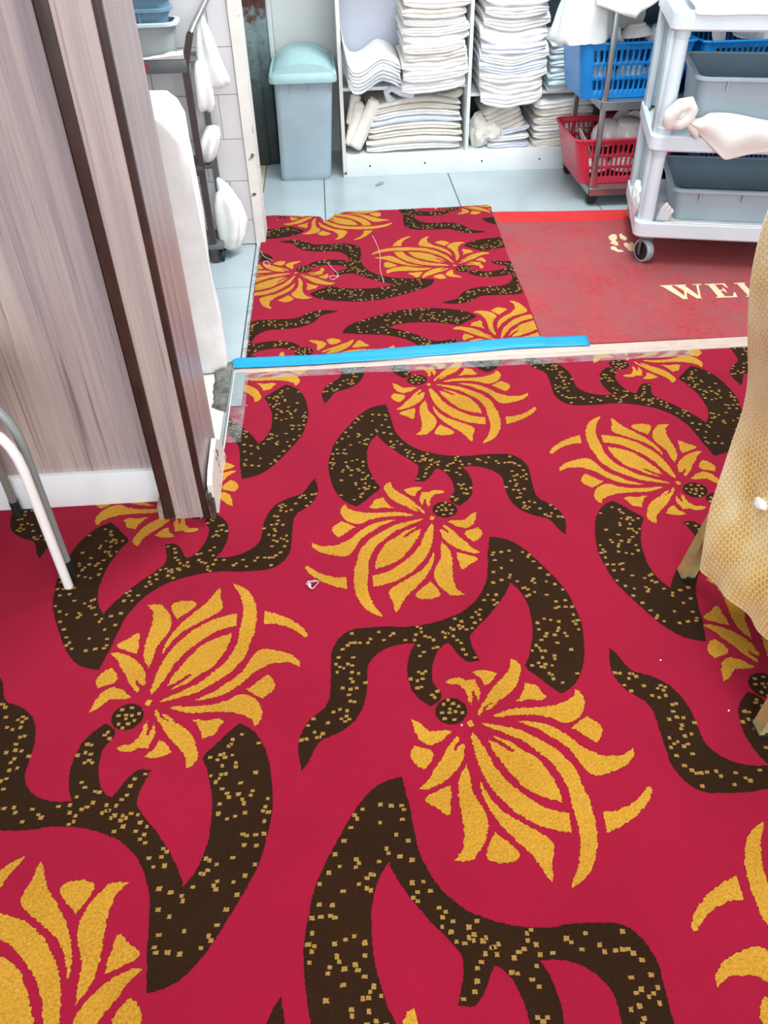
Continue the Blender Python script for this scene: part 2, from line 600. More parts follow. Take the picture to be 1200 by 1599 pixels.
STEM = [274,990,330,977,388,939,441,871,489,787,535,697,568,619,585,529,597,443,592,354,578,268,553,187,518,122,472,79,440,66,416,89,385,124,349,166,323,204,340,241,359,296,380,367,389,441,389,511,381,575,361,633,328,682,315,644,283,589,246,535,198,476,152,426,119,380,118,325,130,282,141,246,99,242,68,265,44,309,25,346,6,340,-16,319,-34,292,-49,244,-58,197,-56,144,-42,117,-28,90,-35,65,-64,36,-79,37,-109,64,-138,104,-152,150,-158,203,-152,258,-138,313,-116,354,-159,354,-204,346,-249,327,-288,294,-316,247,-320,187,-322,121,-333,58,-364,-8,-410,-53,-460,-79,-499,-100,-522,-144,-540,-188,-562,-219,-570,-175,-580,-118,-571,-61,-548,-9,-514,26,-484,55,-467,104,-467,182,-467,263,-465,333,-439,397,-405,431,-360,448,-303,452,-234,453,-166,446,-97,449,-39,461,20,480,80,507,143,558,193,627,227,709,241,794,254,883]
STEM_SPECKS = [279,878,316,879,353,886,356,819,416,872,414,913,444,852,456,807,479,761,515,755,508,716,437,695,439,669,527,655,492,674,278,827,262,749,302,773,330,710,253,682,225,700,292,696,362,683,380,640,402,630,403,597,390,590,429,612,479,592,513,550,519,518,548,516,576,514,573,468,584,436,578,384,565,430,555,555,556,620,443,453,470,444,503,434,496,397,410,432,410,395,440,371,431,356,472,361,521,351,380,352,411,336,475,317,384,309,363,282,401,279,417,278,525,278,350,206,379,218,387,197,405,209,431,201,422,154,413,162,424,134,457,113,448,234,525,155,562,227,400,244,256,607,240,576,255,559,220,609,199,578,175,524,156,510,166,494,186,469,135,480,143,449,129,420,105,414,87,460,90,430,73,438,60,477,49,418,24,397,38,426,2,406,11,376,45,381,60,358,75,342,78,306,79,264,132,247,123,261,-73,388,-56,380,-88,411,-103,442,-40,364,-112,398,-80,448,-158,372,-119,369,-43,321,-104,339,-101,282,-84,302,-47,265,-111,201,-84,203,-145,169,-119,158,-97,166,-105,127,-121,122,-142,130,-65,86,-56,73,-58,197,-43,102,-383,422,-388,371,-371,370,-349,369,-304,388,-269,423,-248,377,-207,411,-315,367,-421,338,-437,296,-376,292,-447,262,-430,247,-441,221,-398,259,-381,251,-381,217,-354,209,-386,184,-327,161,-418,140,-386,132,-362,137,-393,106,-370,71,-427,39,-399,31,-452,28,-421,-4,-400,7,-405,-17,-471,-19,-364,-2,-528,2,-547,-27,-521,-58,-490,-66,-510,-82,-571,-67,-569,-90,-550,-86,-529,-150]
DISC_SPECKS = [-5,58,-23,39,13,40,34,26,0,16,-32,0,-3,-1,20,2,46,-4,-24,-27,12,-34]



def pairs(flat):
    return [(flat[i] / 2000.0, flat[i + 1] / 2000.0) for i in range(0, len(flat), 2)]


def outline(pts, step, jit, rng):
    """smooth a traced outline, keep its sharp tips, give it a tufted edge"""
    n = len(pts)
    P = [Vector(p) for p in pts]
    out = []
    tang = []
    for i in range(n):
        a, b, c = P[i - 1], P[i], P[(i + 1) % n]
        u, v = (b - a).normalized(), (c - b).normalized()
        tang.append(Vector((0, 0)) if u.dot(v) < 0.35 else (c - a) * 0.5)
    for i in range(n):
        p0, p1 = P[i], P[(i + 1) % n]
        d = (p1 - p0).length
        k = max(1, int(d / step))
        t0, t1 = tang[i], tang[(i + 1) % n]
        t0 = t0 * min(1.0, d / max(t0.length, 1e-6)) if t0.length > d else t0
        t1 = t1 * min(1.0, d / max(t1.length, 1e-6)) if t1.length > d else t1
        for j in range(k):
            s = j / k
            h = (2 * s ** 3 - 3 * s ** 2 + 1) * p0 + (s ** 3 - 2 * s ** 2 + s) * t0 + (-2 * s ** 3 + 3 * s ** 2) * p1 + (s ** 3 - s ** 2) * t1
            out.append((h.x + rng.uniform(-jit, jit), h.y + rng.uniform(-jit, jit)))
    return out


rng = random.Random(5)
PET = [outline(pairs(p), 0.0030, 0.0017, rng) for p in PETALS]
STM = outline(pairs(STEM), 0.0035, 0.0010, rng)
DSC = outline(pairs(DISC), 0.0035, 0.0010, rng)
SPK = []


def inside(x, y, poly, margin):
    c = False
    near = 1e9
    for (x0, y0), (x1, y1) in zip(poly, poly[1:] + poly[:1]):
        if (y0 > y) != (y1 > y) and x < (x1 - x0) * (y - y0) / (y1 - y0) + x0:
            c = not c
        near = min(near, math.hypot(x - x0, y - y0))
    return c and near > margin


def speck(x, y, w, h):
    if not (inside(x, y, STM, 0.003) or inside(x, y, DSC, 0.003)):
        return
    c = [(-1, -.7), (-.6, -1), (.1, -.85), (.8, -1), (1, -.4), (.85, .3), (1, .8), (.3, 1), (-.4, .8), (-1, .9), (-.8, .1)]
    SPK.append([(x + a * w * rng.uniform(0.75, 1.1), y + b * h * rng.uniform(0.75, 1.1)) for a, b in c])


for k, (x, y) in enumerate(pairs(STEM_SPECKS) + pairs(DISC_SPECKS)):
    speck(x, y, rng.uniform(0.0034, 0.0053), rng.uniform(0.0030, 0.0046))
    if k < len(STEM_SPECKS) // 2 and k % 6 == 0:
        a = rng.uniform(0, 6.28)
        speck(x + 0.0085 * math.cos(a), y + 0.0085 * math.sin(a), rng.uniform(0.003, 0.0048), rng.uniform(0.003, 0.0044))


def tri(pts):
    """constrained triangulation of one outline, robust against its tufted edge"""
    n = len(pts)
    r = delaunay_2d_cdt([Vector(p) for p in pts], [], [list(range(n))], 1, 1e-6)
    return [tuple(v) for v in r[0]], [list(f) for f in r[2]]


PET, STM, DSC, SPK = [tri(p) for p in PET], tri(STM), tri(DSC), [tri(p) for p in SPK]


def in_view(p):
    d = p - Vector((0, 0, 1.3))
    k = d.dot(FW)
    return k > 0.05 and abs(d.dot(RT) / k) < 1.25 and abs(d.dot(UP) / k) < 1.25


def motif(parent, mat2, t, z, clips, cut=None):
    """two woven parts of the carpet: the gold flower and the brown stem"""
    def place(p, dz):
        q = mat2 @ Vector(p)
        return (q.x + t[0], q.y + t[1], z + dz)
    made = []
    for name, sets in (('woven_stem', [(STM, 0, 0.0), (DSC, 0, 0.0)] + [(s, 1, 0.0005) for s in SPK]), ('woven_flower', [(p, 0, 0.0) for p in PET])):
        mats = ['brown', 'speck'] if name == 'woven_stem' else ['gold']
        jobs = [sets]
        if name == 'woven_flower':
            jobs = [[p] for p in sets]
        live = []
        for job in jobs:
            bm = bmesh.new()
            for (pts, tris), mi, dz in job:
                vs = [bm.verts.new(place(p, dz)) for p in pts]
                for f in tris:
                    bm.faces.new([vs[q] for q in f]).material_index = mi
            for co, no in clips:
                bmesh.ops.bisect_plane(bm, geom=bm.verts[:] + bm.edges[:] + bm.faces[:], plane_co=co, plane_no=no, clear_outer=True)
            if cut:
                bmesh.ops.delete(bm, geom=[f for f in bm.faces if cut(f.calc_center_median())], context='FACES')
            bm.normal_update()
            for f in bm.faces:
                if f.normal.z < 0:
                    f.normal_flip()
            if len(bm.faces) == 0 or not any(in_view(v.co) for v in bm.verts):
                bm.free()
            else:
                live.append(bm)
        groups = [live] if len(live) > 3 else [[b] for b in live]
        for g in groups:
            if not g:
                continue
            mb = MB()
            for bm in g:
                me = bpy.data.meshes.new('tmp')
                bm.to_mesh(me)
                bm.free()
                mb.bm.from_mesh(me)
                bpy.data.meshes.remove(me)
            made.append(mb.build(name, mats, parent, smooth=False))
    return made


def mat2(*v):
    return Matrix(((v[0], v[1]), (v[2], v[3])))


def rot2(a):
    return mat2(math.cos(a), -math.sin(a), math.sin(a), math.cos(a))


SYM = {'A': mat2(1, 0, 0, -1), 'B': mat2(1, 0, 0, 1), 'C': mat2(-1, 0, 0, 1), 'D': mat2(-1, 0, 0, -1)}

# ------------------------------------------------------------------ the setting
CARPET_EDGE = 2.25
mb = MB().box(-2.4, 2.4, -0.9, CARPET_EDGE, -0.008, 0.0)
carpet = mb.build('floor_carpet', 'red', smooth=False, label='crimson fitted carpet woven with gold flowers and brown stems', kind='structure')
main_lin = rot2(-0.02215) @ mat2(1, 0.0227, 0, 1)
known = {'B': [(0.1666, 0.9182), (0.223, 2.1398)], 'C': [(0.2336, 1.5166), (0.1763, 0.2909)],
         'A': [(-0.4583, 0.9629), (-0.3994, 2.1914), (0.865, 2.175), (0.7901, 0.9339)],
         'D': [(0.8782, 1.5418), (-0.3767, 1.5724), (-0.4307, 0.3432), (0.8171, 0.3056)]}
VA, VB = Vector((1.2535, -0.0285)), Vector((0.0584, 1.228))
for typ, lst in known.items():
    spots = [Vector(p) for p in lst]
    for i in range(-2, 3):
        for j in range(-2, 3):
            q = Vector(lst[0]) + VA * i + VB * j
            if all((q - s).length > 0.3 for s in spots):
                spots.append(q)
    for q in spots:
        if -2.2 < q.x < 2.3 and -0.6 < q.y < 2.9:
            motif(carpet, main_lin @ SYM[typ], q, 0.0006, [((0, CARPET_EDGE, 0), (0, 1, 0))])

# tiled service floor
base = MB().box(-2.4, 2.6, CARPET_EDGE, 4.9, -0.02, -0.003).build('floor', 'joint', smooth=False, label='pale grey tiled floor of the service area', kind='structure')
XE = [-2.16, -1.55, -0.94, -0.33, -0.04, 0.57, 1.18, 1.79, 2.4]
YE = [2.262, 2.87, 3.48, 4.09, 4.70]
cache = {}
for i in range(len(XE) - 1):
    for j in range(len(YE) - 1):
        w, h = XE[i + 1] - XE[i] - 0.004, YE[j + 1] - YE[j] - 0.004
        cream = (XE[i + 1] < -0.3 and j >= 2)
        key = (round(w, 3), round(h, 3), cream)
        if key not in cache:
            cache[key] = MB().box(-w / 2, w / 2, -h / 2, h / 2, -0.008, 0.0, 0.0012, 1).mesh('floor_tile', 'creamtile' if cream else 'floortile')
        o = link('floor_tile', cache[key], base, True)
        o.location = ((XE[i] + XE[i + 1]) / 2, (YE[j] + YE[j + 1]) / 2, 0)

# panelled wall on the left with its white baseboard
MB().box(-2.4, -0.445, 1.632, 1.80, 0.0, 2.7).build('wall_left', 'wood', smooth=False, label='grey wood laminate wall panel beside the stools', kind='structure')
MB().box(-2.4, -0.462, 1.618, 1.640, 0.0, 0.099, 0.002).build('baseboard_left', 'whitepaint', label='white baseboard under the wood laminate panel', kind='structure')
post = MB().box(-0.4595, -0.3575, 1.546, 1.812, 0.0, 2.7).build('wall_end', 'wood', smooth=False, label='grey laminate wall end projecting in front of the panel', kind='structure')
mb = MB().box(-0.4625, -0.4375, 1.541, 1.549, 0.004, 2.7, 0.0015).box(-0.4635, -0.4585, 1.541, 1.632, 0.004, 2.7, 0.0015)
mb.build('trim_1', 'trim', label='dark brown corner strip where panel meets wall end', kind='structure')
mb = MB().box(-0.3695, -0.3545, 1.541, 1.549, 0.004, 2.7, 0.0015).box(-0.3585, -0.3540, 1.541, 1.554, 0.004, 2.7, 0.0015).tube([(-0.3560, 1.5415, 0.006), (-0.3560, 1.5415, 2.7)], 0.0018, 8)
mb.build('trim_2', 'trim', label='dark brown strip on the outer corner of the wall end', kind='structure')
# split board ends at the foot of the wall end
MB().box(-0.478, -0.466, 1.545, 1.617, 0.0, 0.045, 0.001, rot=Matrix.Rotation(0.05, 3, 'Y')).build('trim_3', 'rawpale', label='short raw board end left of the dark corner strip', kind='structure')
mb = MB()
for k, (x, h, d) in enumerate(((-0.3495, 0.078, 0.02), (-0.3445, 0.066, 0.03), (-0.3395, 0.052, 0.022))):
    mb.box(x - 0.0022, x + 0.0022, 1.535, 1.535 + d, 0.0, h, 0.0006, 1, rot=Matrix.Rotation(0.04 * (k - 1), 3, 'Y'))
mb.build('trim_4', 'rawply', label='splintered brown plywood end at the foot of the wall end', kind='structure')
# white skirting on the reveal, leaning off the wall
rings = []
for y, zt, xo in ((1.560, 0.088, -0.3325), (1.60, 0.100, -0.3335), (1.68, 0.104, -0.335), (1.735, 0.104, -0.336), (1.788, 0.060, -0.3345), (1.800, 0.030, -0.335)):
    rings.append([(xo, y, 0.0), (xo - 0.004, y, zt), (xo - 0.016, y, zt + 0.002), (xo - 0.020, y, 0.0)])
MB().loft(rings, True, True, True).build('baseboard_right', 'chipped', smooth=False, label='white chipped skirting board on the side of the wall end', kind='structure')

# raised door sill with crumbled cement
MB().box(-0.90, -0.352, 1.815, 2.262, 0.0, 0.026, 0.003).build('trim_5', 'sill', label='white marble door sill behind the wall end', kind='structure')
rings = []
for k in range(24):
    f = k / 23
    y = 1.985 + 0.275 * f
    e = min(1.0, min(f, 1 - f) * 9 + 0.25)
    x0 = -0.352 - e * (0.036 + 0.010 * nz(f * 9, 3.3) + 0.012 * f)
    zt = 0.027 + e * (0.012 + 0.008 * nz(f * 11, 5.1)) - (0.008 if k in (7, 8) else 0)
    row = [(x0, y, 0.020), (x0 + 0.003, y, 0.027 + 0.4 * (zt - 0.027))]
    for j in range(1, 6):
        s_ = j / 6
        row.append((x0 + (-0.3455 - x0) * s_, y, zt + 0.004 * e * nz(s_ * 7, f * 16)))
    row += [(-0.3452, y, zt - 0.004), (-0.3452, y, 0.010), (-0.352, y, 0.010)]
    rings.append(row)
MB().loft(rings, True, True, True).build('cement_patch', 'cement', angle=50, label='crumbled grey cement lump along the edge of the door sill', cat='cement')
MB().box(-0.3515, -0.3445, 1.80, 2.252, 0.0, 0.024, 0.001).build('trim_6', 'greytape', label='grey taped riser of the door sill along the carpet', kind='structure')
MB().box(-0.3445, -0.3415, 1.83, 2.245, 0.0, 0.004, 0.001).build('trim_7', 'whitepaint', label='thin white bead between carpet and door sill', kind='structure')

# tiled wall beyond the opening, with its chipped white jamb
tw = MB().box(-2.4, -0.327, 3.286, 3.42, 0.0, 2.7).build('wall_tiled', 'grout', smooth=False, label='white tiled wall behind the dish trolley', kind='structure')
tcache = {}
for r in range(7):
    z0 = 0.002 if r == 0 else 0.10 + 0.1545 * (r - 1)
    z1 = 0.10 + 0.1545 * r
    x1 = -0.329
    for c in range(6):
        w = 0.0745 if c == 0 and r % 2 == 1 else 0.152
        key = (w, round(z1 - z0, 3))
        if key not in tcache:
            tcache[key] = MB().box(-w / 2 + 0.001, w / 2 - 0.001, -0.006, 0.002, -(z1 - z0) / 2 + 0.001, (z1 - z0) / 2 - 0.001, 0.0015, 1).mesh('wall_tile', 'walltile')
        o = link('wall_tile', tcache[key], tw, True)
        o.location = (x1 - w / 2, 3.284, (z0 + z1) / 2)
        x1 -= w
rings = []
for k in range(34):
    z = 2.6 * k / 33 if k > 20 else 0.9 * k / 20
    e = 0.004 * nz(z * 22, 4) + 0.003 * nz(z * 60, 9)
    rings.append([(-0.327 + e * 0.6, 3.268, z), (-0.292 + e, 3.270, z), (-0.289 + e, 3.285, z), (-0.289, 3.425, z), (-0.327, 3.425, z)])
MB().loft(rings, True, True, True).build('door_jamb', 'chipped', label='white door jamb with chipped paint at the end of the tiled wall', kind='structure')
mb = MB().box(-0.385, -0.318, 4.30, 4.50, 0.0, 2.7, 0.004).box(-0.314, -0.262, 4.31, 4.50, 0.0, 2.7, 0.004).tube([(-0.316, 4.306, 0.0), (-0.316, 4.306, 2.7)], 0.005, 8)
mb.box(-0.62, -0.385, 4.38, 4.50, 0.0, 2.7)
mb.build('door_frame', 'doorframe', label='weathered brown door frame board stained grey behind the bin', kind='structure')
MB().box(-0.262, 2.6, 4.50, 4.62, 0.0, 2.7).build('wall_back', 'backwall', smooth=False, label='white wall behind the bin and the linen shelves', kind='structure')
MB().box(-0.262, -0.240, 4.40, 4.50, 0.0, 2.7, 0.003).build('trim_8', 'whitepaint', label='white edge strip between door frame and back wall', kind='structure')

# floor strip between carpet and tiles
rings = []
for k in range(30):
    x = -0.352 + 2.3 * k / 29
    e = 0.0015 * nz(x * 6, 2)
    prof = [(2.238, 0.0), (2.240, 0.003), (2.258, 0.0045), (2.262, 0.0025), (2.268, 0.0025), (2.272, 0.0055), (2.296, 0.0055), (2.301, 0.0)]
    rings.append([(x, y + e, z) for y, z in prof])
MB().loft(rings, True, True, True).build('trim_9', 'strip', label='pale beige metal threshold strip between carpet and tiles', kind='structure')

# ------------------------------------------------------------------ floor coverings beyond the strip
# offcut of the same carpet, laid crosswise
edge = [(-0.310, 2.300), (-0.311, 2.375), (-0.309, 2.44), (-0.312, 2.578), (-0.309, 2.70), (-0.312, 2.833), (-0.308, 2.98), (-0.310, 3.127), (-0.307, 3.30), (-0.309, 3.506), (-0.308, 3.566), (-0.260, 3.569), (-0.20, 3.556), (-0.147, 3.545), (-0.10, 3.540), (-0.063, 3.528),
        (-0.050, 3.490), (-0.042, 3.462), (-0.030, 3.488), (-0.001, 3.530), (0.051, 3.578), (0.12, 3.572), (0.221, 3.575), (0.30, 3.570), (0.392, 3.577), (0.50, 3.572), (0.60, 3.580), (0.680, 3.580), (0.697, 3.560), (0.690, 3.484), (0.683, 3.25), (0.674, 3.078), (0.668, 2.895), (0.671, 2.725), (0.662, 2.474), (0.658, 2.338), (0.657, 2.300)]
RZ = 0.010
red_rug = thing('carpet_offcut', (0.18, 2.95, 0), 'crimson flowered carpet offcut lying on the tiles beside the welcome mat', 'rug')
rng2 = random.Random(9)
ed = []
for k in range(len(edge)):
    a, b = Vector(edge[k]), Vector(edge[(k + 1) % len(edge)])
    m = max(1, int((b - a).length / 0.006))
    for j in range(m):
        p = a.lerp(b, j / m)
        if 2.32 < p.y:
            p += Vector((rng2.uniform(-0.0012, 0.0012), rng2.uniform(-0.0012, 0.0012)))
        ed.append((p.x, p.y))
MB().prism(ed, 0.0005, RZ).build('pile_ground', 'red', red_rug, smooth=False)
rug_lin = rot2(-0.02356) @ mat2(0, 1, -1, 0)
knownr = {'B': (-0.1322, 2.9845), 'C': (0.4777, 2.9147), 'D': (0.4955, 2.3006), 'A': (-0.0941, 3.5915)}
VAr, VBr = Vector((-0.028, -1.2535)), Vector((1.2275, -0.0435))
def notch(c):
    """true where the torn far edge of the offcut leaves nothing to weave on"""
    return c.y > min(3.462 + abs(c.x + 0.042) * 1.9, 3.545 if c.x < -0.04 else 3.575)


CL = [((0, 2.302, 0), (0, -1, 0)), ((-0.309, 2.9, 0), (-1, 0, 0)), ((0.2, 3.572, 0), (0, 1, 0)), ((0.665, 2.72, 0), (1, -0.030, 0))]
for typ, p in knownr.items():
    for i in range(-1, 2):
        for j in range(-1, 2):
            q = Vector(p) + VAr * i + VBr * j
            if -1.0 < q.x < 1.3 and 1.7 < q.y < 4.3:
                motif(red_rug, rug_lin @ SYM[typ], q, RZ + 0.0006, CL, notch)
# frayed yarn along the cut edges
mb = MB()
rng3 = random.Random(21)
for k in range(70):
    s = rng3.random()
    if s < 0.55:
        p = Vector((-0.310, rng3.uniform(2.32, 3.0), 0.006))
        d = Vector((-1, rng3.uniform(-0.8, 0.8), 0))
    elif s < 0.85:
        p = Vector((rng3.uniform(0.0, 0.5), 3.574, 0.007))
        d = Vector((rng3.uniform(-0.8, 0.8), 1, 0))
    else:
        p = Vector((-0.309, rng3.uniform(3.0, 3.56), 0.006))
        d = Vector((-1, rng3.uniform(-0.8, 0.8), 0))
    ln = rng3.uniform(0.004, 0.016) * (1.8 if rng3.random() < 0.1 else 1)
    q = p + d.normalized() * ln * 0.5 + Vector((rng3.uniform(-0.004, 0.004), rng3.uniform(-0.004, 0.004), rng3.uniform(0, 0.004)))
    e = p + d.normalized() * ln + Vector((rng3.uniform(-0.006, 0.006), rng3.uniform(-0.006, 0.006), 0))
    e.z = 0.002
    mb.tube([p, q, e], 0.0006, 3, False)
mb.build('frayed_yarn', 'fray', red_rug, kind='stuff')

# red welcome mat
mat_t = thing('welcome_mat', (1.3, 2.9, 0), 'red welcome mat with cream lettering under the white cart', 'mat')
mo = [(0.60, 2.303), (1.95, 2.292), (2.0, 3.40), (1.6, 3.43), (1.282, 3.458), (1.0, 3.474), (0.738, 3.500), (0.66, 3.502), (0.62, 3.0), (0.60, 2.6)]
MB().prism(mo, 0.0004, 0.007).build('mat_pile', 'mat', mat_t, smooth=False)
MB().poly([(0.70, 3.376, 0.0074), (0.95, 3.352, 0.0074), (1.3, 3.338, 0.0074), (1.6, 3.31, 0.0074), (1.6, 3.428, 0.0074), (1.282, 3.456, 0.0074), (1.0, 3.472, 0.0074), (0.738, 3.498, 0.0074), (0.70, 3.498, 0.0074)]).build('clean_edge_band', 'matclean', mat_t, smooth=False, label='brighter unworn red band along the far edge')
GLY = {
    'W': (1.16, [[(.05, .96), (.30, .96), (.50, 0), (.36, 0)], [(.41, .0), (.47, 0), (.63, .60), (.575, .66)], [(.43, .96), (.68, .96), (.88, 0), (.74, 0)], [(.79, 0), (.85, 0), (1.09, .96), (1.03, .96)], [(0, .95), (.36, .95), (.36, 1), (0, 1)], [(.40, .95), (.74, .95), (.74, 1), (.40, 1)], [(.93, .95), (1.18, .95), (1.18, 1), (.93, 1)]]),
    'E': (.86, [[(.10, 0), (.35, 0), (.35, 1), (.10, 1)], [(0, .94), (.74, .94), (.74, 1), (0, 1)], [(.62, .94), (.68, .70), (.74, .70), (.74, .94)], [(.30, .47), (.52, .47), (.52, .54), (.30, .54)], [(.49, .36), (.55, .36), (.55, .66), (.49, .66)], [(0, 0), (.76, 0), (.78, .07), (0, .06)], [(.62, .05), (.76, 0), (.83, .32), (.77, .32)]]),
    'L': (.80, [[(.10, 0), (.35, 0), (.35, 1), (.10, 1)], [(0, .94), (.42, .94), (.42, 1), (0, 1)], [(0, 0), (.72, 0), (.74, .07), (0, .06)], [(.58, .05), (.72, 0), (.79, .32), (.73, .32)]]),
    'C': (.95, [[(.5 + .46 * math.cos(math.radians(a)), .5 + .51 * math.sin(math.radians(a))) for a in range(45, 316, 15)] + [(.5 + .30 * math.cos(math.radians(a)), .5 + .45 * math.sin(math.radians(a))) for a in range(315, 44, -15)]]),
    'O': (1.02, [[(.5 + .48 * math.cos(math.radians(a)), .5 + .51 * math.sin(math.radians(a))) for a in range(-90, 91, 15)] + [(.5 + .29 * math.cos(math.radians(a)), .5 + .45 * math.sin(math.radians(a))) for a in range(90, -91, -15)], [(.5 - .48 * math.cos(math.radians(a)), .5 + .51 * math.sin(math.radians(a))) for a in range(-90, 91, 15)] + [(.5 - .29 * math.cos(math.radians(a)), .5 + .45 * math.sin(math.radians(a))) for a in range(90, -91, -15)]]),
    'M': (1.2, [[(.12, 0), (.18, 0), (.18, 1), (.12, 1)], [(.10, 1), (.32, 1), (.62, .12), (.55, 0)], [(.55, 0), (.62, .12), (.98, 1), (.90, 1)], [(.88, 0), (1.07, 0), (1.07, 1), (.88, 1)], [(0, 0), (.30, 0), (.30, .06), (0, .06)], [(.78, 0), (1.17, 0), (1.17, .06), (.78, .06)]]),
}
TY, TS = 2.583, 0.114
for ch, tx, hs in (('W', 1.172, 1.13), ('E', 1.337, 0.86), ('L', 1.444, 0.86), ('C', 1.540, 0.95), ('O', 1.650, 0.95), ('M', 1.765, 1.0), ('E', 1.900, 0.86)):
    adv, polys = GLY[ch]
    mb = MB()
    for kk, pl in enumerate(polys):
        mb.prism([(tx + p[0] * TS * hs, TY - 0.03 * (tx + p[0] * TS - 1.172) + p[1] * TS) for p in pl], 0.0068, 0.0076 + 0.00012 * kk)
    mb.build('mat_letter', 'matletter', mat_t, smooth=False, label='cream letter %s woven into the mat' % ch)
mb = MB()
for pl in ([(1.114, 3.164), (1.133, 3.188), (1.149, 3.192), (1.153, 3.177), (1.145, 3.145), (1.132, 3.125), (1.136, 3.103), (1.129, 3.075), (1.118, 3.077), (1.114, 3.091), (1.103, 3.1), (1.117, 3.12), (1.112, 3.135)],
           [(1.165, 3.187), (1.178, 3.193), (1.178, 3.171), (1.185, 3.158), (1.184, 3.134), (1.168, 3.121), (1.164, 3.136), (1.158, 3.144)],
           [(1.092, 3.059), (1.108, 3.071), (1.115, 3.056), (1.115, 3.035), (1.131, 3.026), (1.133, 3.012), (1.11, 3.011), (1.101, 3.026), (1.091, 3.041)],
           [(1.157, 3.093), (1.17, 3.099), (1.178, 3.087), (1.192, 3.104), (1.2, 3.06), (1.19, 3.02), (1.164, 3.015), (1.156, 3.023), (1.156, 3.051), (1.152, 3.066)]):
    mb.prism(pl, 0.0068, 0.0078)
mb.build('mat_emblem', 'matletter', mat_t, smooth=False, label='cream brush-stroke character beside the cart wheel')

# blue tape over the joint
near = [(-0.358, 2.268), (-0.345, 2.258), (-0.20, 2.256), (-0.074, 2.256), (0.131, 2.264), (0.338, 2.275), (0.549, 2.290), (0.68, 2.290), (0.799, 2.286)]
far = [(-0.358, 2.296), (-0.342, 2.312), (-0.20, 2.310), (-0.074, 2.307), (0.135, 2.325), (0.346, 2.338), (0.561, 2.354), (0.68, 2.354), (0.806, 2.351)]


def lerp_poly(pl, x):
    for a, b in zip(pl, pl[1:]):
        if a[0] <= x <= b[0]:
            s = (x - a[0]) / (b[0] - a[0])
            return a[1] + (b[1] - a[1]) * s
    return pl[0][1] if x < pl[0][0] else pl[-1][1]


rings = []
for k in range(80):
    x = -0.358 + 1.164 * k / 79
    a, b = lerp_poly(near, x), lerp_poly(far, x)
    a += 0.0015 * nz(x * 30, 3)
    row = []
    for j in range(7):
        s = j / 6
        y = a + (b - a) * s
        zz = 0.0088 if y < 2.292 else 0.0088 + min(1, (y - 2.292) / 0.010) * 0.0050
        if x > 0.67 and y > 2.296:
            zz = 0.0098
        row.append((x + (0.006 * (s - 0.5) if k == 79 else 0), y, zz + 0.0007 * nz(x * 40, y * 60)))
    rings.append(row)
tape = MB().loft(rings, False).build('floor_tape', 'bluetape', label='bright blue tape strip across the rug edge and metal threshold', cat='tape')
sm = tape.modifiers.new('thickness', 'SOLIDIFY')
sm.thickness = 0.0008

# clear and grey tape holding the carpet edge
rings = []
for k in range(40):
    x = -0.33 + 1.45 * k / 39
    rings.append([(x, 2.198 + 0.006 * nz(x * 7, 1) , 0.0018), (x, 2.222, 0.0021), (x, 2.239, 0.0036)])
MB().loft(rings, False).build('clear_tape', 'cleartape', label='clear packing tape along the carpet edge in front of blue tape', cat='tape')
rings = []
for k in range(16):
    y = 1.86 + 0.37 * k / 15
    rings.append([(-0.3415, y, 0.0024), (-0.318, y, 0.0020), (-0.298 + 0.004 * nz(y * 9, 6), y, 0.0018)])
MB().loft(rings, False).build('clear_tape', 'cleartape', label='clear packing tape on the carpet beside the door sill', cat='tape')
MB().prism([(-0.3415, 2.045), (-0.309, 2.045), (-0.308, 2.236), (-0.3415, 2.238)], 0.0026, 0.0034).build('grey_tape', 'greytape', smooth=False, label='short grey tape patch at the corner of carpet and door sill', cat='tape')

# litter
for lab, pts, zz in (('long white thread lying across the middle of the carpet offcut', [(0.153, 3.28), (0.167, 3.164), (0.171, 3.067), (0.163, 2.947), (0.169, 2.82)], 0.0128),
                     ('kinked white thread on the carpet offcut near its brown stem', [(-0.04, 3.03), (-0.018, 2.967), (0.0, 2.918), (-0.003, 2.89), (-0.023, 2.869), (-0.032, 2.899), (-0.01, 2.902), (0.004, 2.895)], 0.0128),
                     ('short white thread at the left edge of the carpet offcut', [(-0.303, 3.174), (-0.29, 3.12), (-0.253, 3.072)], 0.0128),
                     ('small loop of white thread at the left edge of the offcut', [(-0.267, 3.043), (-0.273, 3.069), (-0.288, 3.058), (-0.284, 3.027), (-0.268, 3.019), (-0.262, 3.043)], 0.0128)):
    P = [Vector((p[0], p[1], zz)) for p in pts]
    Q = []
    for i in range(len(P) - 1):
        p0, p1, p2, p3 = P[max(i - 1, 0)], P[i], P[i + 1], P[min(i + 2, len(P) - 1)]
        for j in range(5):
            s = j / 5
            Q.append(0.5 * ((2 * p1) + (p2 - p0) * s + (2 * p0 - 5 * p1 + 4 * p2 - p3) * s * s + (3 * p1 - p0 - 3 * p2 + p3) * s ** 3))
    Q.append(P[-1])
    MB().tube(Q, 0.0008, 5).build('thread', 'thread', label=lab, cat='thread', group='loose threads on the offcut')
mb = MB()
pts = [(-0.1125, 1.285, 0.003), (-0.107, 1.289, 0.007), (-0.101, 1.2925, 0.004), (-0.096, 1.289, 0.008), (-0.091, 1.2935, 0.004), (-0.085, 1.2915, 0.005)]
mb.tube(pts, [0.002, 0.0034, 0.002, 0.003, 0.002, 0.0012], 6)
mb.tube([(-0.110, 1.287, 0.004), (-0.1055, 1.279, 0.005), (-0.1025, 1.273, 0.003), (-0.097, 1.270, 0.004), (-0.0835, 1.290, 0.0045)], [0.003, 0.0035, 0.002, 0.0014, 0.001], 6)
mb.tube([(-0.112, 1.284, 0.004), (-0.106, 1.283, 0.008), (-0.101, 1.282, 0.004)], [0.0015, 0.0036, 0.0015], 6)
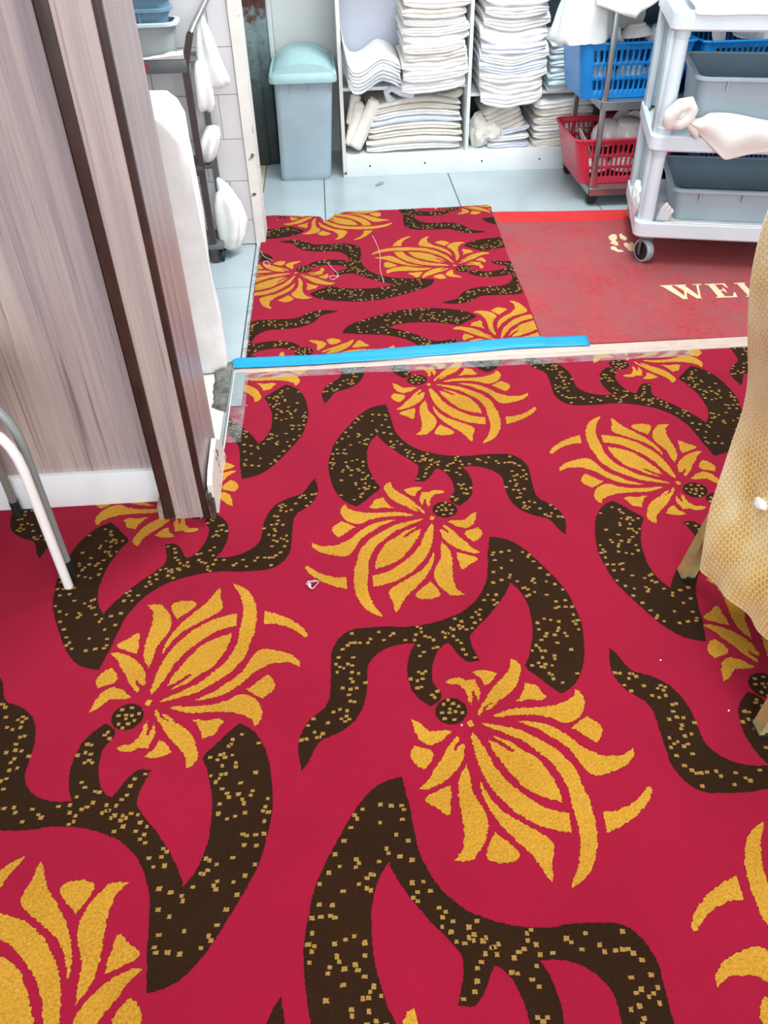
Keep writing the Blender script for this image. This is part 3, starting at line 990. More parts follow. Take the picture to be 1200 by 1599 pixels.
mb.build('wrapper_scrap', 'foil', label='crumpled pale wrapper scrap on the red carpet', cat='litter')
for (x, y, z, lab) in ((0.184, 0.887, 0.001, 'tiny white crumb beside the brown seed disc of a gold flower'), (0.608, 1.008, 0.001, 'tiny white crumb on plain red carpet left of gold chair'), (0.697, 0.878, 0.001, 'tiny white crumb on red carpet near the chair leg'), (-0.294, 2.047, 0.001, 'tiny white crumb on the carpet near the door sill'), (-0.248, 3.503, 0.0112, 'tiny white crumb at the far left corner of the carpet offcut')):
    b = bmesh.new()
    bmesh.ops.create_icosphere(b, subdivisions=1, radius=0.0022)
    for v in b.verts:
        v.co *= 0.8 + 0.4 * abs(nz(v.co.x * 900, v.co.y * 900))
        v.co += Vector((x, y, z + 0.001))
    MB().merge(b).build('crumb', 'thread', label=lab, cat='litter', group='crumbs on the carpets')
mb = MB()
for (dx, dy, r) in ((0, 0, 0.016), (0.016, 0.022, 0.011), (-0.014, -0.014, 0.012), (0.006, 0.034, 0.008)):
    mb.poly([(0.2246 + dx + r * (1 + 0.35 * nz(a * 3, r * 90)) * math.cos(a) * 0.8, 3.941 + dy + r * (1 + 0.35 * nz(a * 2, r * 50)) * math.sin(a), 0.0006 + r * 0.01) for a in [k * math.pi / 6 for k in range(12)]])
mb.build('floor_scuff', 'smudge', smooth=False, label='grey scuff mark on the floor tile before the shelves', cat='stain')

# ------------------------------------------------------------------ swing-top bin
bn = thing('waste_bin', (-0.11, 4.2, 0), 'slim blue-grey plastic waste bin with pale aqua swing lid', 'bin')
rings = []
prof = [(0.0, -0.243, -0.006, 4.046, 4.33), (0.012, -0.246, -0.003, 4.040, 4.336), (0.03, -0.2455, -0.002, 4.039, 4.337), (0.25, -0.240, 0.013, 4.026, 4.352), (0.44, -0.235, 0.027, 4.014, 4.365), (0.462, -0.235, 0.027, 4.014, 4.365)]
for z, x0, x1, y0, y1 in prof:
    rings.append(rrect(x0, x1, y0, y1, 0.028, z, 5))
MB().loft(rings, True, True, True).build('bin_body', 'binbody', bn)
for x in (-0.165, -0.082):
    MB().box(x - 0.002, x + 0.002, 4.006, 4.024, 0.405, 0.452, 0.001).build('rib', 'binbody', bn)
NX, NY = 22, 18
X0, X1, Y0, Y1 = -0.257, 0.046, 3.992, 4.385
rings = [rrect(X0, X1, Y0, Y1, 0.03, 0.437, 5), rrect(X0 - 0.002, X1 + 0.002, Y0 - 0.002, Y1, 0.03, 0.447, 5), rrect(X0, X1, Y0, Y1, 0.03, 0.470, 5), rrect(X0 + 0.006, X1 - 0.006, Y0 + 0.005, Y1, 0.03, 0.478, 5)]
lid = MB().loft(rings, True, True, True).build('lid_rim', 'binlid', bn)
# arched front and back hoods with the swing flap between them
for nm, ya, yb, za in (('lid_hood', Y0 + 0.004, Y0 + 0.032, 0.045), ('lid_hood', Y1 - 0.035, Y1 - 0.005, 0.060), ('swing_flap', Y0 + 0.030, Y1 - 0.030, 0.048)):
    rings = []
    for j in range(9):
        y = ya + (yb - ya) * j / 8
        row = []
        for i in range(NX):
            s = i / (NX - 1)
            x = X0 + 0.010 + (X1 - X0 - 0.020) * s
            arch = math.sin(math.pi * s) ** 0.62
            hh = za * (1 + (0.55 * math.sin(math.pi * j / 8) if nm == 'swing_flap' else 0.0))
            dent = 0.004 * nz(x * 14, y * 12) if nm == 'swing_flap' else 0
            row.append((x, y, 0.470 + hh * arch + dent * arch))
        row += [(X1 - 0.010, y, 0.462), (X0 + 0.010, y, 0.462)]
        rings.append(row)
    MB().loft(rings, True, True, True).build(nm, 'binlid', bn, angle=60)

# ------------------------------------------------------------------ linen shelves
SV = 4.06
sh = thing('linen_shelf', (0.66, 4.25, 0), 'white open shelf unit packed with folded linen', 'shelf')
MB().box(0.056, 0.073, SV, 4.46, 0.0, 1.6, 0.0015).build('side_panel', 'chipped', sh)
MB().box(1.300, 1.317, SV, 4.46, 0.0, 1.6, 0.0015).build('side_panel', 'shelfwhite', sh)
MB().box(0.649, 0.665, SV, 4.45, 0.104, 1.6, 0.0015).build('divider', 'shelfwhite', sh)
pl = MB().box(0.0735, 1.2995, SV + 0.0005, SV + 0.018, 0.0, 0.104, 0.0015).build('plinth', 'shelfwhite', sh)
for x, z in ((0.187, 0.050), (0.455, 0.054), (0.735, 0.052), (1.02, 0.05)):
    MB().lathe([(0.0, 0.0), (0.0045, 0.0), (0.0045, 0.0015), (0.0, 0.002)], 10, Matrix.Translation((x, SV + 0.0005, z)) @ Matrix.Rotation(math.radians(90), 4, 'X')).build('screw', 'screw', pl)
MB().box(0.0735, 1.2995, SV + 0.018, 4.45, 0.090, 0.104).build('bottom_board', 'shelfwhite', sh)
MB().box(0.0735, 0.648, SV + 0.05, 4.45, 0.372, 0.386).build('middle_board', 'shelfwhite', sh)
MB().box(0.666, 1.2995, SV + 0.05, 4.45, 0.330, 0.344).build('middle_board', 'shelfwhite', sh)
MB().box(0.0735, 0.657, 4.45, 4.46, 0.0, 1.6).build('back_panel', 'lavender', sh)
MB().box(0.6575, 1.2995, 4.45, 4.46, 0.0, 1.6).build('back_panel', 'slate', sh, label='back panel of the right bay coloured dark for shade')  # shade of the right bay put into the panel colour
MB().box(0.0735, 1.2995, SV, 4.45, 1.05, 1.064).build('top_board', 'shelfwhite', sh)

ORD = ['topmost', 'second', 'third', 'fourth', 'fifth', 'sixth', 'seventh', 'eighth', 'ninth', 'tenth', 'eleventh', 'twelfth', 'thirteenth', 'fourteenth', 'fifteenth', 'sixteenth']


def linen(label, group, x0, x1, y0, y1, zf, t, mat, seed, bumps=2, tilt=0.0, droop=0.0, cat='linen'):
    """one folded cloth: zf(x) is its underside; the front edge shows its folds"""
    rngl = random.Random(seed)
    n = 14
    rings = []
    yo = rngl.uniform(-0.006, 0.006)
    for i in range(n):
        s = i / (n - 1)
        x = x0 + (x1 - x0) * s
        e = min(s, 1 - s) * (n - 1)
        th = t * (0.45 if e < 0.5 else (0.8 if e < 1.5 else 1.0)) * (1 + 0.10 * nz(x * 22, seed * 1.7))
        zb = zf(x) + (t - th) * 0.5
        fr = y0 + yo + 0.009 * nz(x * 12, seed * 2.3) + tilt * (s - 0.5) + (0.010 if e < 0.5 else 0)
        dz = -droop * (1 + 0.3 * nz(x * 9, seed))
        row = [(x, y1, zb), (x, (y0 + y1) / 2, zb), (x, fr + 0.045, zb + dz * 0.25)]
        for b in range(bumps):
            c0 = zb + dz + th * (b + 0.08) / bumps
            c1 = zb + dz + th * (b + 0.92) / bumps
            k = 0.006 * nz(x * 17, seed + b * 7.1)
            row += [(x, fr + 0.007 + k, c0), (x, fr + k, (c0 + c1) / 2), (x, fr + 0.006 + k, c1)]
        row += [(x, fr + 0.045, zb + th + dz * 0.25), (x, (y0 + y1) / 2, zb + th * 1.02), (x, y1, zb + th)]
        rings.append(row)
    return MB().loft(rings, True, True, True).build('folded_linen', mat, angle=70, label=label, cat=cat, group=group)


def stack(desc, group, x0, x1, y0, y1, z0, ts, mats, seed, shape, droop=0.0, bumps=2, wob=0.010, ydrift=0.0, fade=0.0):
    """a pile of folded cloths built from the bottom; shape(x, k) adds a wave to layer k"""
    n = len(ts)
    z = z0
    rs = random.Random(seed)
    for k, t in enumerate(ts):
        a, b = x0 + rs.uniform(0, wob), x1 - rs.uniform(0, wob)
        zz = z

        def zf(x, zz=zz, k=k):
            return zz + shape(x, k / max(1, n - 1))
        m = mats[k % len(mats)]
        bd = bumps if isinstance(bumps, int) else bumps[k % len(bumps)]
        linen('%s of the %s' % (ORD[n - 1 - k] + ' cloth', desc), group, a, b, y0 + ydrift * (k / n) + rs.uniform(-0.004, 0.004), y1, zf, t * 0.97, m, seed * 31 + k * 7, bd, rs.uniform(-0.012, 0.012), droop * (1 - fade * k / max(1, n - 1)))
        z += t


# left bay, tall neat pile
stack('tall white pile beside the shelf divider', 'linen in the tall left pile', 0.335, 0.645, 4.020, 4.36, 0.392,
      [0.046, 0.042, 0.036, 0.030, 0.034, 0.030, 0.034, 0.028, 0.036, 0.034], ['linen', 'linen', 'linen', 'linenwarm', 'linen'], 3,
      lambda x, k: 0.030 * (1 - k) * ((x - 0.335) / 0.31) ** 1.5 + 0.004 * math.sin(x * 22) - 0.004, 0.026, (3, 3, 2, 2, 3, 1), 0.022, 0.01, 0.9)
# left bay, wavy pile of thin cloths
stack('wavy white pile in the left corner of the shelf', 'linen in the wavy pile', 0.078, 0.338, 4.012, 4.38, 0.425,
      [0.015, 0.015, 0.014, 0.014, 0.013, 0.013, 0.012], ['linen', 'linencool', 'linen'], 8,
      lambda x, k: 0.030 * math.cos((x - 0.262) * 26) * (0.9 if x < 0.262 else 0.75) + 0.0 + (0.10 * max(0, (0.115 - x) / 0.037) ** 2) - 0.012, 0.012, 1, 0.006, 0.0, 0.3)
# left bay, low arched pile
stack('low arched pile at the bottom of the left bay', 'linen in the low arched pile', 0.170, 0.640, 4.070, 4.40, 0.104,
      [0.026, 0.028, 0.026, 0.028, 0.026, 0.024, 0.022, 0.018], ['linen', 'linenwarm', 'linenwarm', 'linenwarm', 'linencool'], 13,
      lambda x, k: 0.034 * max(0.0, 1 - abs((x - 0.44) / 0.24) ** 1.8) * (0.35 + 0.65 * k) - 0.0, 0.0, (2, 1, 2), 0.02, 0.02)
# rolled cloths leaning in the corner
for k, (a, b, r, lab) in enumerate((((0.098, 4.10, 0.135), (0.150, 4.14, 0.315), 0.030, 'rolled cream cloth leaning in the bottom left corner of the shelf'),
                                    ((0.115, 4.085, 0.130), (0.225, 4.12, 0.325), 0.034, 'rolled cream cloth leaning against the low arched pile'),
                                    ((0.105, 4.13, 0.22), (0.135, 4.16, 0.345), 0.026, 'short rolled cream cloth standing behind the other rolls'))):
    A, B = Vector(a), Vector(b)
    mb = MB()
    mb.tube([A.lerp(B, s) for s in (0, 0.04, 0.3, 0.6, 0.96, 1)], [r * 0.75, r, r * 1.05, r * 0.95, r, r * 0.7], 14)
    d = (B - A).normalized()
    u = d.cross(Vector((0, 1, 0))).normalized()
    w = d.cross(u)
    sp = [B + d * 0.003 + (u * math.cos(q) + w * math.sin(q)) * r * (0.15 + 0.1 * q) for q in [j * 0.5 for j in range(13)]]
    mb.tube(sp, 0.0032, 5)
    mb.build('rolled_linen', 'linenwarm', label=lab, cat='linen', group='rolled cloths')
mb = MB()
mb.tube([(0.33, 4.14, 0.30), (0.285, 4.12, 0.335), (0.275, 4.11, 0.362), (0.30, 4.105, 0.378), (0.34, 4.11, 0.36), (0.40, 4.13, 0.34)], [0.020, 0.017, 0.014, 0.014, 0.017, 0.02], 10)
mb.build('twisted_linen', 'linencool', label='looped lavender-white cloth wedged under the tall pile', cat='linen')
linen('loose cream cloth hanging behind the low arched pile by the divider', 'loose linen in the left bay', 0.50, 0.646, 4.15, 4.40, lambda x: 0.315 + 0.02 * math.sin(x * 20), 0.035, 'linenwarm', 77, 2)

# right bay
stack('tall drooping pile right of the shelf divider', 'linen in the tall right pile', 0.690, 1.010, 4.015, 4.36, 0.348,
      [0.050, 0.042, 0.036, 0.034, 0.036, 0.034, 0.052, 0.046, 0.040, 0.050, 0.046], ['linen', 'linen', 'linen', 'linencool', 'linen', 'linencool', 'linen', 'linen'], 19,
      lambda x, k: (0.026 * ((x - 0.86) / 0.16) ** 2 - 0.014) * (1 - 0.55 * k) + 0.022 * (1 - k) * (x - 0.70) / 0.3, 0.046, (3, 2, 2, 3), 0.024, 0.01, 0.75)
stack('small aqua-white pile behind the blue basket', 'linen in the small aqua pile', 1.020, 1.285, 4.05, 4.36, 0.350,
      [0.026, 0.026, 0.024, 0.026, 0.024, 0.026, 0.024, 0.026], ['linencool', 'linenaqua', 'linenaqua'], 29,
      lambda x, k: 0.010 * math.sin((x - 1.0) * 14), 0.012, (2, 1), 0.012, 0.0, 0.6)
stack('low cream pile at the bottom right behind the red basket', 'linen in the low cream pile', 0.975, 1.285, 4.065, 4.40, 0.104,
      [0.036, 0.034, 0.032, 0.034, 0.034, 0.036], ['linenwarm', 'linenwarm', 'linen'], 37,
      lambda x, k: 0.006 * math.sin(x * 17), 0.0, (3, 2, 2), 0.012)
stack('flat bluish pile at the bottom of the right bay', 'linen in the flat bluish pile', 0.760, 0.968, 4.075, 4.40, 0.104,
      [0.024, 0.024, 0.022], ['linencool', 'linen'], 41, lambda x, k: 0.03 * k * (x - 0.76) / 0.2, 0.0, 2, 0.01)
for k in range(6):
    o = linen('%s cloth of the slanting cream pile in the right bay' % ORD[5 - k], 'linen in the slanting pile', -0.085, 0.085, -0.005, 0.28, lambda x, k=k: k * 0.021, 0.0205, 'linenwarm', 300 + k, 2)
    o.location = (0.862 - 0.002 * k, 4.085, 0.176)
    o.rotation_euler = (0, math.radians(-20), 0)
# crumpled cloth in the corner by the divider


def crumple(name, label, cat, loc, rad, mat, seed, rot=0.0, freq=7.0, amp=0.45, group=None, zmin=None, sub=4):
    b = bmesh.new()
    bmesh.ops.create_icosphere(b, subdivisions=sub, radius=1.0)
    for v in b.verts:
        p = v.co.copy()
        d = 1 + amp * 0.6 * nz(p.x * freq * 0.3 + seed, p.y * freq * 0.3, p.z * freq * 0.3) + amp * 0.5 * (0.5 - abs(nz(p.x * freq * 0.55, p.y * freq * 0.55 + seed, p.z * freq * 0.55)))
        v.co = Vector((p.x * rad[0], p.y * rad[1], p.z * rad[2])) * d
    bmesh.ops.rotate(b, verts=b.verts, cent=(0, 0, 0), matrix=Matrix.Rotation(rot, 3, 'Y'))
    for v in b.verts:
        v.co += Vector(loc)
        if zmin is not None and v.co.z < zmin:
            v.co.z = zmin
    return MB().merge(b).build(name, mat, angle=80, label=label, cat=cat, group=group)


crumple('crumpled_linen', 'crumpled cream cloth in the corner by the shelf divider', 'linen', (0.725, 4.13, 0.175), (0.052, 0.06, 0.075), 'linenwarm', 3.3, zmin=0.105)
crumple('crumpled_linen', 'crumpled cream cloth at the foot of the slanting pile', 'linen', (0.790, 4.095, 0.165), (0.045, 0.035, 0.055), 'linenwarm', 7.9, zmin=0.153)

# ------------------------------------------------------------------ baskets and crockery


def bring(x0, x1, y0, y1, r, z, nf=34, nc=3, ns=14):
    """perimeter with fixed counts; front and back edges carry alternating slot/bar spacing"""
    def side(a, b, n, alt):
        out = []
        for k in range(n):
            if alt:
                s = (k // 2 + (0.0 if k % 2 == 0 else 0.62)) / (n // 2)
            else:
                s = k / n
            out.append((a[0] + (b[0] - a[0]) * s, a[1] + (b[1] - a[1]) * s, z))
        return out

    def corner(cx, cy, a0):
        return [(cx + r * math.cos(math.radians(a0 + 90 * k / nc)), cy + r * math.sin(math.radians(a0 + 90 * k / nc)), z) for k in range(nc)]
    return (side((x0 + r, y0), (x1 - r, y0), nf, True) + corner(x1 - r, y0 + r, -90) + side((x1, y0 + r), (x1, y1 - r), ns, True) + corner(x1 - r, y1 - r, 0)
            + side((x1 - r, y1), (x0 + r, y1), nf, True) + corner(x0 + r, y1 - r, 90) + side((x0, y1 - r), (x0, y0 + r), ns, True) + corner(x0 + r, y0 + r, 180))


def basket(label, x0, x1, y0, y1, z0, z1, mat, taper=0.03, group=None):
    t = thing('slotted_basket', ((x0 + x1) / 2, (y0 + y1) / 2, z0), label, 'basket', group)
    lev = [(0.0, 0), (0.16, 0), (0.34, 1), (0.41, 0), (0.60, 1), (0.67, 0), (0.88, 1), (0.95, 0), (1.0, 0)]
    rings = []
    for f, _ in lev:
        k = taper * (1 - f)
        rings.append(bring(x0 + k, x1 - k, y0 + k * 0.6, y1 - k * 0.6, 0.028, z0 + (z1 - z0) * f))
    nf, nc, ns = 34, 3, 14

    def holes(i, k):
        if lev[i + 1][1] != 1:
            return False
        if 2 <= k < nf - 1:
            return k % 2 == 0
        k2 = k - (nf + nc + ns + nc)
        if 2 <= k2 < nf - 1:
            return k2 % 2 == 0
        return False
    w = MB().loft(rings, True, True, False, holes=holes).build('basket_wall', mat, t, angle=50)
    s = w.modifiers.new('thickness', 'SOLIDIFY')
    s.thickness = 0.0028
    ring = bring(x0 - 0.003, x1 + 0.003, y0 - 0.003, y1 + 0.003, 0.03, z1)
    ring = ring[::2]
    MB().tube(ring + ring[:1], 0.0055, 8, False).build('rim', mat, t)
    return t


BOWL = [(0.0, 0.0), (0.55, 0.0), (0.60, 0.04), (0.58, 0.10), (0.85, 0.34), (1.0, 0.72), (1.0, 0.75), (0.96, 0.74), (0.80, 0.38), (0.52, 0.16), (0.0, 0.12)]
PLATE = [(0.0, 0.0), (0.60, 0.0), (0.64, 0.03), (1.0, 0.16), (1.0, 0.19), (0.62, 0.08), (0.0, 0.06)]


def dish(name, label, loc, r, rx, ry, prof, group):
    mb = MB().lathe([(a * r, b * r) for a, b in prof], 22, Matrix.Rotation(rx, 4, 'X') @ Matrix.Rotation(ry, 4, 'Y'))
    o = mb.build(name, 'china', angle=50, label=label, cat='crockery', group=group)
    o.location = loc
    return o


# ------------------------------------------------------------------ steel rack on castors
rk = thing('steel_rack', (1.55, 3.75, 0), 'stainless steel rack on castors carrying plastic baskets', 'rack')
RX0, RX1, RY0, RY1 = 1.135, 2.00, 3.535, 3.95
for x in (RX0, RX1):
    for y in (RY0, RY1):
        MB().box(x - 0.0105, x + 0.0105, y - 0.0105, y + 0.0105, 0.060, 1.05, 0.002).build('post', 'steel', rk)
        ca = MB().box(x - 0.012, x + 0.034, y + 0.01, y + 0.05, 0.030, 0.052, 0.003).build('caster', 'black', rk)
        MB().lathe([(0.0, -0.012), (0.020, -0.012), (0.024, -0.008), (0.024, 0.008), (0.020, 0.012), (0.0, 0.012)], 18, Matrix.Translation((x + 0.012, y + 0.032, 0.0245)) @ Matrix.Rotation(math.radians(90), 4, 'X')).build('caster_wheel', 'black', ca)
for z0, z1 in ((0.050, 0.080), (0.395, 0.428), (0.82, 0.85)):
    mb = MB().box(RX0 - 0.012, RX1 + 0.012, RY0 - 0.014, RY1 + 0.014, z1 - 0.006, z1, 0.0015)
    for a, b, c, d in ((RX0 - 0.012, RX1 + 0.012, RY0 - 0.0145, RY0 - 0.0115), (RX0 - 0.012, RX1 + 0.012, RY1 + 0.0115, RY1 + 0.0145), (RX0 - 0.0145, RX0 - 0.0115, RY0, RY1), (RX1 + 0.0115, RX1 + 0.0145, RY0, RY1)):
        mb.box(a, b, c, d, z0, z1, 0.0008, 1)
    mb.build('shelf_tray', 'steel', rk)
MB().box(1.225, 1.985, 3.966, 3.970, 0.085, 1.05).build('shade_sheet', 'slate', rk, label='added dark sheet standing in for shade at the back of the rack')  # added sheet, its dark colour imitates the shade inside the rack
basket('bright blue slotted basket of bowls under the plastic bag', 1.015, 1.485, 3.555, 3.89, 0.430, 0.632, 'bluebasket', 0.03)
basket('blue slotted basket above the upper grey tub', 1.515, 1.960, 3.555, 3.89, 0.430, 0.625, 'bluebasket', 0.03)
basket('red slotted basket of crockery on the lowest steel shelf', 1.045, 1.500, 3.557, 3.925, 0.082, 0.270, 'redbasket', 0.045)
basket('deep blue slotted basket behind the lower grey tub', 1.540, 1.975, 3.555, 3.92, 0.082, 0.30, 'navybasket', 0.03)
PI = math.pi
for n, lab, loc, r, rx, ry, pr_ in (
        ('bowl', 'white bowl upturned at the left inside the red basket', (1.205, 3.67, 0.302), 0.072, PI + 0.35, 0.25, BOWL),
        ('plate', 'white plate leaning at the left end of the red basket', (1.120, 3.70, 0.215), 0.070, 0.1, 1.05, PLATE),
        ('bowl', 'large white bowl upturned in the middle of the red basket', (1.300, 3.665, 0.318), 0.080, PI + 0.15, 0.05, BOWL),
        ('plate', 'white plate standing on edge behind the large upturned bowl', (1.300, 3.775, 0.265), 0.068, 1.35, 0.45, PLATE),
        ('plate', 'white plate standing on edge right of the large upturned bowl', (1.355, 3.745, 0.270), 0.062, 1.25, -0.5, PLATE),
        ('bowl', 'white bowl upturned at the right inside the red basket', (1.430, 3.675, 0.296), 0.066, PI - 0.2, -0.1, BOWL),
        ('bowl', 'white bowl low at the left front seen through the red slots', (1.170, 3.67, 0.172), 0.066, PI, 0.1, BOWL),
        ('bowl', 'white bowl low in the middle seen through the red slots', (1.300, 3.665, 0.175), 0.066, PI + 0.1, 0.0, BOWL),
        ('bowl', 'white bowl low at the right seen through the red slots', (1.425, 3.67, 0.170), 0.060, PI, -0.1, BOWL)):
    dish(n, lab, loc, r, rx, ry, pr_, 'crockery in the red basket')
for n, lab, loc, r, rx, ry, pr_ in (
        ('bowl', 'white bowl upturned at the front of the first blue basket', (1.262, 3.665, 0.682), 0.062, PI - 0.1, 0.1, BOWL),
        ('bowl', 'grey-white bowl tipped up beside the steel post in the basket', (1.165, 3.70, 0.640), 0.062, 0.5, 1.0, BOWL),
        ('bowl', 'grey-white bowl tipped up at the back of the blue basket', (1.250, 3.82, 0.690), 0.074, 1.15, 0.2, BOWL),
        ('bowl', 'white bowl upturned near the cart post in the blue basket', (1.368, 3.665, 0.672), 0.060, PI + 0.15, 0.1, BOWL),
        ('bowl', 'white bowl upturned at the right end of the blue basket', (1.432, 3.75, 0.690), 0.055, PI, 0.1, BOWL),
        ('bowl', 'white bowl low at the left seen through the blue slots', (1.140, 3.675, 0.540), 0.062, PI, 0.0, BOWL),
        ('bowl', 'white bowl low in the middle seen through the blue slots', (1.268, 3.672, 0.545), 0.062, PI, 0.1, BOWL),
        ('bowl', 'white bowl low at the right seen through the blue slots', (1.395, 3.672, 0.540), 0.062, PI, -0.1, BOWL)):
    dish(n, lab, loc, r, rx, ry, pr_, 'crockery in the blue basket')
for n, lab, loc, r, rx, ry, pr_ in (
        ('plate', 'white plate standing on edge at the left of the second blue basket', (1.600, 3.66, 0.640), 0.060, 1.2, 0.7, PLATE),
        ('bowl', 'white bowl lying level on top in the second blue basket', (1.710, 3.665, 0.625), 0.068, 0.2, 0.1, BOWL),
        ('bowl', 'white bowl stacked behind the level bowl in the second basket', (1.700, 3.79, 0.650), 0.066, 0.4, -0.2, BOWL),
        ('plate', 'white plate leaning right of the level bowl in the second basket', (1.800, 3.66, 0.640), 0.060, 1.1, -0.6, PLATE),
        ('bowl', 'white bowl tipped sideways at the right of the second basket', (1.880, 3.68, 0.640), 0.060, 0.3, -1.0, BOWL),
        ('bowl', 'white bowl low at the left seen through the second basket', (1.630, 3.68, 0.540), 0.062, PI, 0.0, BOWL),
        ('bowl', 'white bowl low at the right seen through the second basket', (1.780, 3.68, 0.540), 0.062, PI, 0.0, BOWL)):
    dish(n, lab, loc, r, rx, ry, pr_, 'crockery in the second blue basket')

# plastic bag slumped over the blue basket, and a cloth hanging off the rack top
rings = []
for k in range(18):
    f = k / 17
    z = 0.634 + 0.26 * f
    w = (0.126 - 0.060 * f ** 1.3) * (1 if k else 0.93)
    cx0 = 1.028 + 0.022 * f
    ring = []
    for j in range(36):
        a = 2 * math.pi * j / 36
        q = 1 + 0.10 * nz(math.cos(a) * 2, math.sin(a) * 2, f * 3) + 0.05 * math.sin(a * 5 + f * 4)
        ring.append((cx0 + w * math.cos(a) * q, 3.63 + 0.095 * (1 - 0.3 * f) * math.sin(a) * q, z + (0.010 * nz(math.cos(a) * 3, math.sin(a) * 3) if k < 3 else 0)))
    rings.append(ring)
MB().loft(rings, True, True, True).build('plastic_bag', 'bag', angle=80, label='milky white plastic bag slumped on the corner of the blue basket', cat='bag')
rings = []
for k in range(22):
    s = k / 21
    x = 1.035 + 0.26 * s
    tip = 0.727 + 0.030 * (1 - s) if s < 0.62 else 0.738 + (s - 0.62) * 0.17
    if s < 0.62:
        tip = 0.775 - 0.05 * (s / 0.62)
    row = []
    for j in range(10):
        f = j / 9
        z = 0.862 + (tip - 0.862) * f
        row.append((x + 0.010 * f * nz(x * 12, 4), 3.500 - 0.018 * f + 0.010 * math.sin(s * 13) * f, z))
    rings.append([(x, 3.60, 0.853), (x, 3.53, 0.857), (x, 3.507, 0.861)] + row)
c = MB().loft(rings, False).build('hanging_cloth', 'creamcloth', angle=80, label='cream cloth hanging in a point off the steel rack top', cat='cloth')
c.modifiers.new('thickness', 'SOLIDIFY').thickness = 0.003

# ------------------------------------------------------------------ white utility cart
ct = thing('utility_cart', (1.113, 2.893, 0), 'white plastic three-shelf utility cart on castors', 'cart', rz=math.radians(-13.6))
CW, CD = 0.86, 0.50


def tray(x0, x1, y0, y1, z0, z1, r, depth, wall):
    mb = MB()
    mb.loft([rrect(x0 + 0.006, x1 - 0.006, y0 + 0.006, y1 - 0.006, r, z0, 5), rrect(x0, x1, y0, y1, r, z0 + 0.006, 5), rrect(x0, x1, y0, y1, r, z1 - 0.005, 5), rrect(x0 + 0.004, x1 - 0.004, y0 + 0.004, y1 - 0.004, r, z1, 5),
             rrect(x0 + wall, x1 - wall, y0 + wall, y1 - wall, r * 0.7, z1, 5), rrect(x0 + wall + 0.004, x1 - wall - 0.004, y0 + wall + 0.004, y1 - wall - 0.004, r * 0.7, z1 - depth, 5)], True, True, True)
    return mb


tray(0, CW, 0, CD, 0.112, 0.170, 0.032, 0.018, 0.016).build('bottom_shelf', 'cart', ct, True)
tray(0, CW, 0, CD, 0.418, 0.470, 0.032, 0.018, 0.016).build('middle_shelf', 'cart', ct, True)
tray(0, CW, 0, CD, 0.785, 0.842, 0.032, 0.018, 0.016).build('top_shelf', 'cart', ct, True)
for x, sx in ((0.042, -1), (CW - 0.042, 1)):
    for y, sy in ((0.034, 1), (CD - 0.034, -1)):
        p = MB()
        for za, zb in ((0.160, 0.425), (0.462, 0.792)):
            p.tube([(x, y, za), (x, y, zb)], 0.0235, 18)
        p.build('post', 'cart', ct, True)
        fl_ = MB()
        for za, zb in ((0.162, 0.425), (0.462, 0.792)):
            fl_.box(min(x + sx * 0.014, x + sx * 0.036), max(x + sx * 0.014, x + sx * 0.036), min(y, y + sy * 0.075), max(y, y + sy * 0.075), za, zb, 0.004)
        fl_.build('post_flange', 'cartside', ct, True)
        for zc in (0.400, 0.462, 0.765):
            MB().tube([(x, y, zc), (x, y, zc + 0.03)], 0.0262, 18).build('post_collar', 'cartside', ct, True)
        ang = math.radians(36)
        wx, wy = x + 0.012, y + 0.006
        R = Matrix.Translation((wx, wy, 0.0505)) @ Matrix.Rotation(ang, 4, 'Z') @ Matrix.Rotation(math.radians(90), 4, 'Y')
        cs = MB().box(wx - 0.022, wx - 0.016, wy - 0.018, wy + 0.016, 0.036, 0.108, 0.002).box(wx + 0.016, wx + 0.022, wy - 0.018, wy + 0.016, 0.036, 0.108, 0.002).box(wx - 0.022, wx + 0.022, wy - 0.020, wy + 0.020, 0.100, 0.113, 0.002).build('caster_fork', 'trolleygrey', ct, True)
        MB().lathe([(0.0, -0.011), (0.030, -0.0140), (0.0405, -0.0140), (0.043, -0.010), (0.043, 0.010), (0.0405, 0.0140), (0.030, 0.0140), (0.0, 0.011)], 28, R).build('caster_wheel', 'wheel', cs, True)
        MB().lathe([(0.0, -0.0170), (0.012, -0.0165), (0.034, -0.0150), (0.034, 0.0150), (0.012, 0.0165), (0.0, 0.0170)], 24, R).build('wheel_hub', 'black', cs, True)
CM = WM[ct.name]


def cartpt(x, y, z):
    return CM @ Vector((x, y, z))


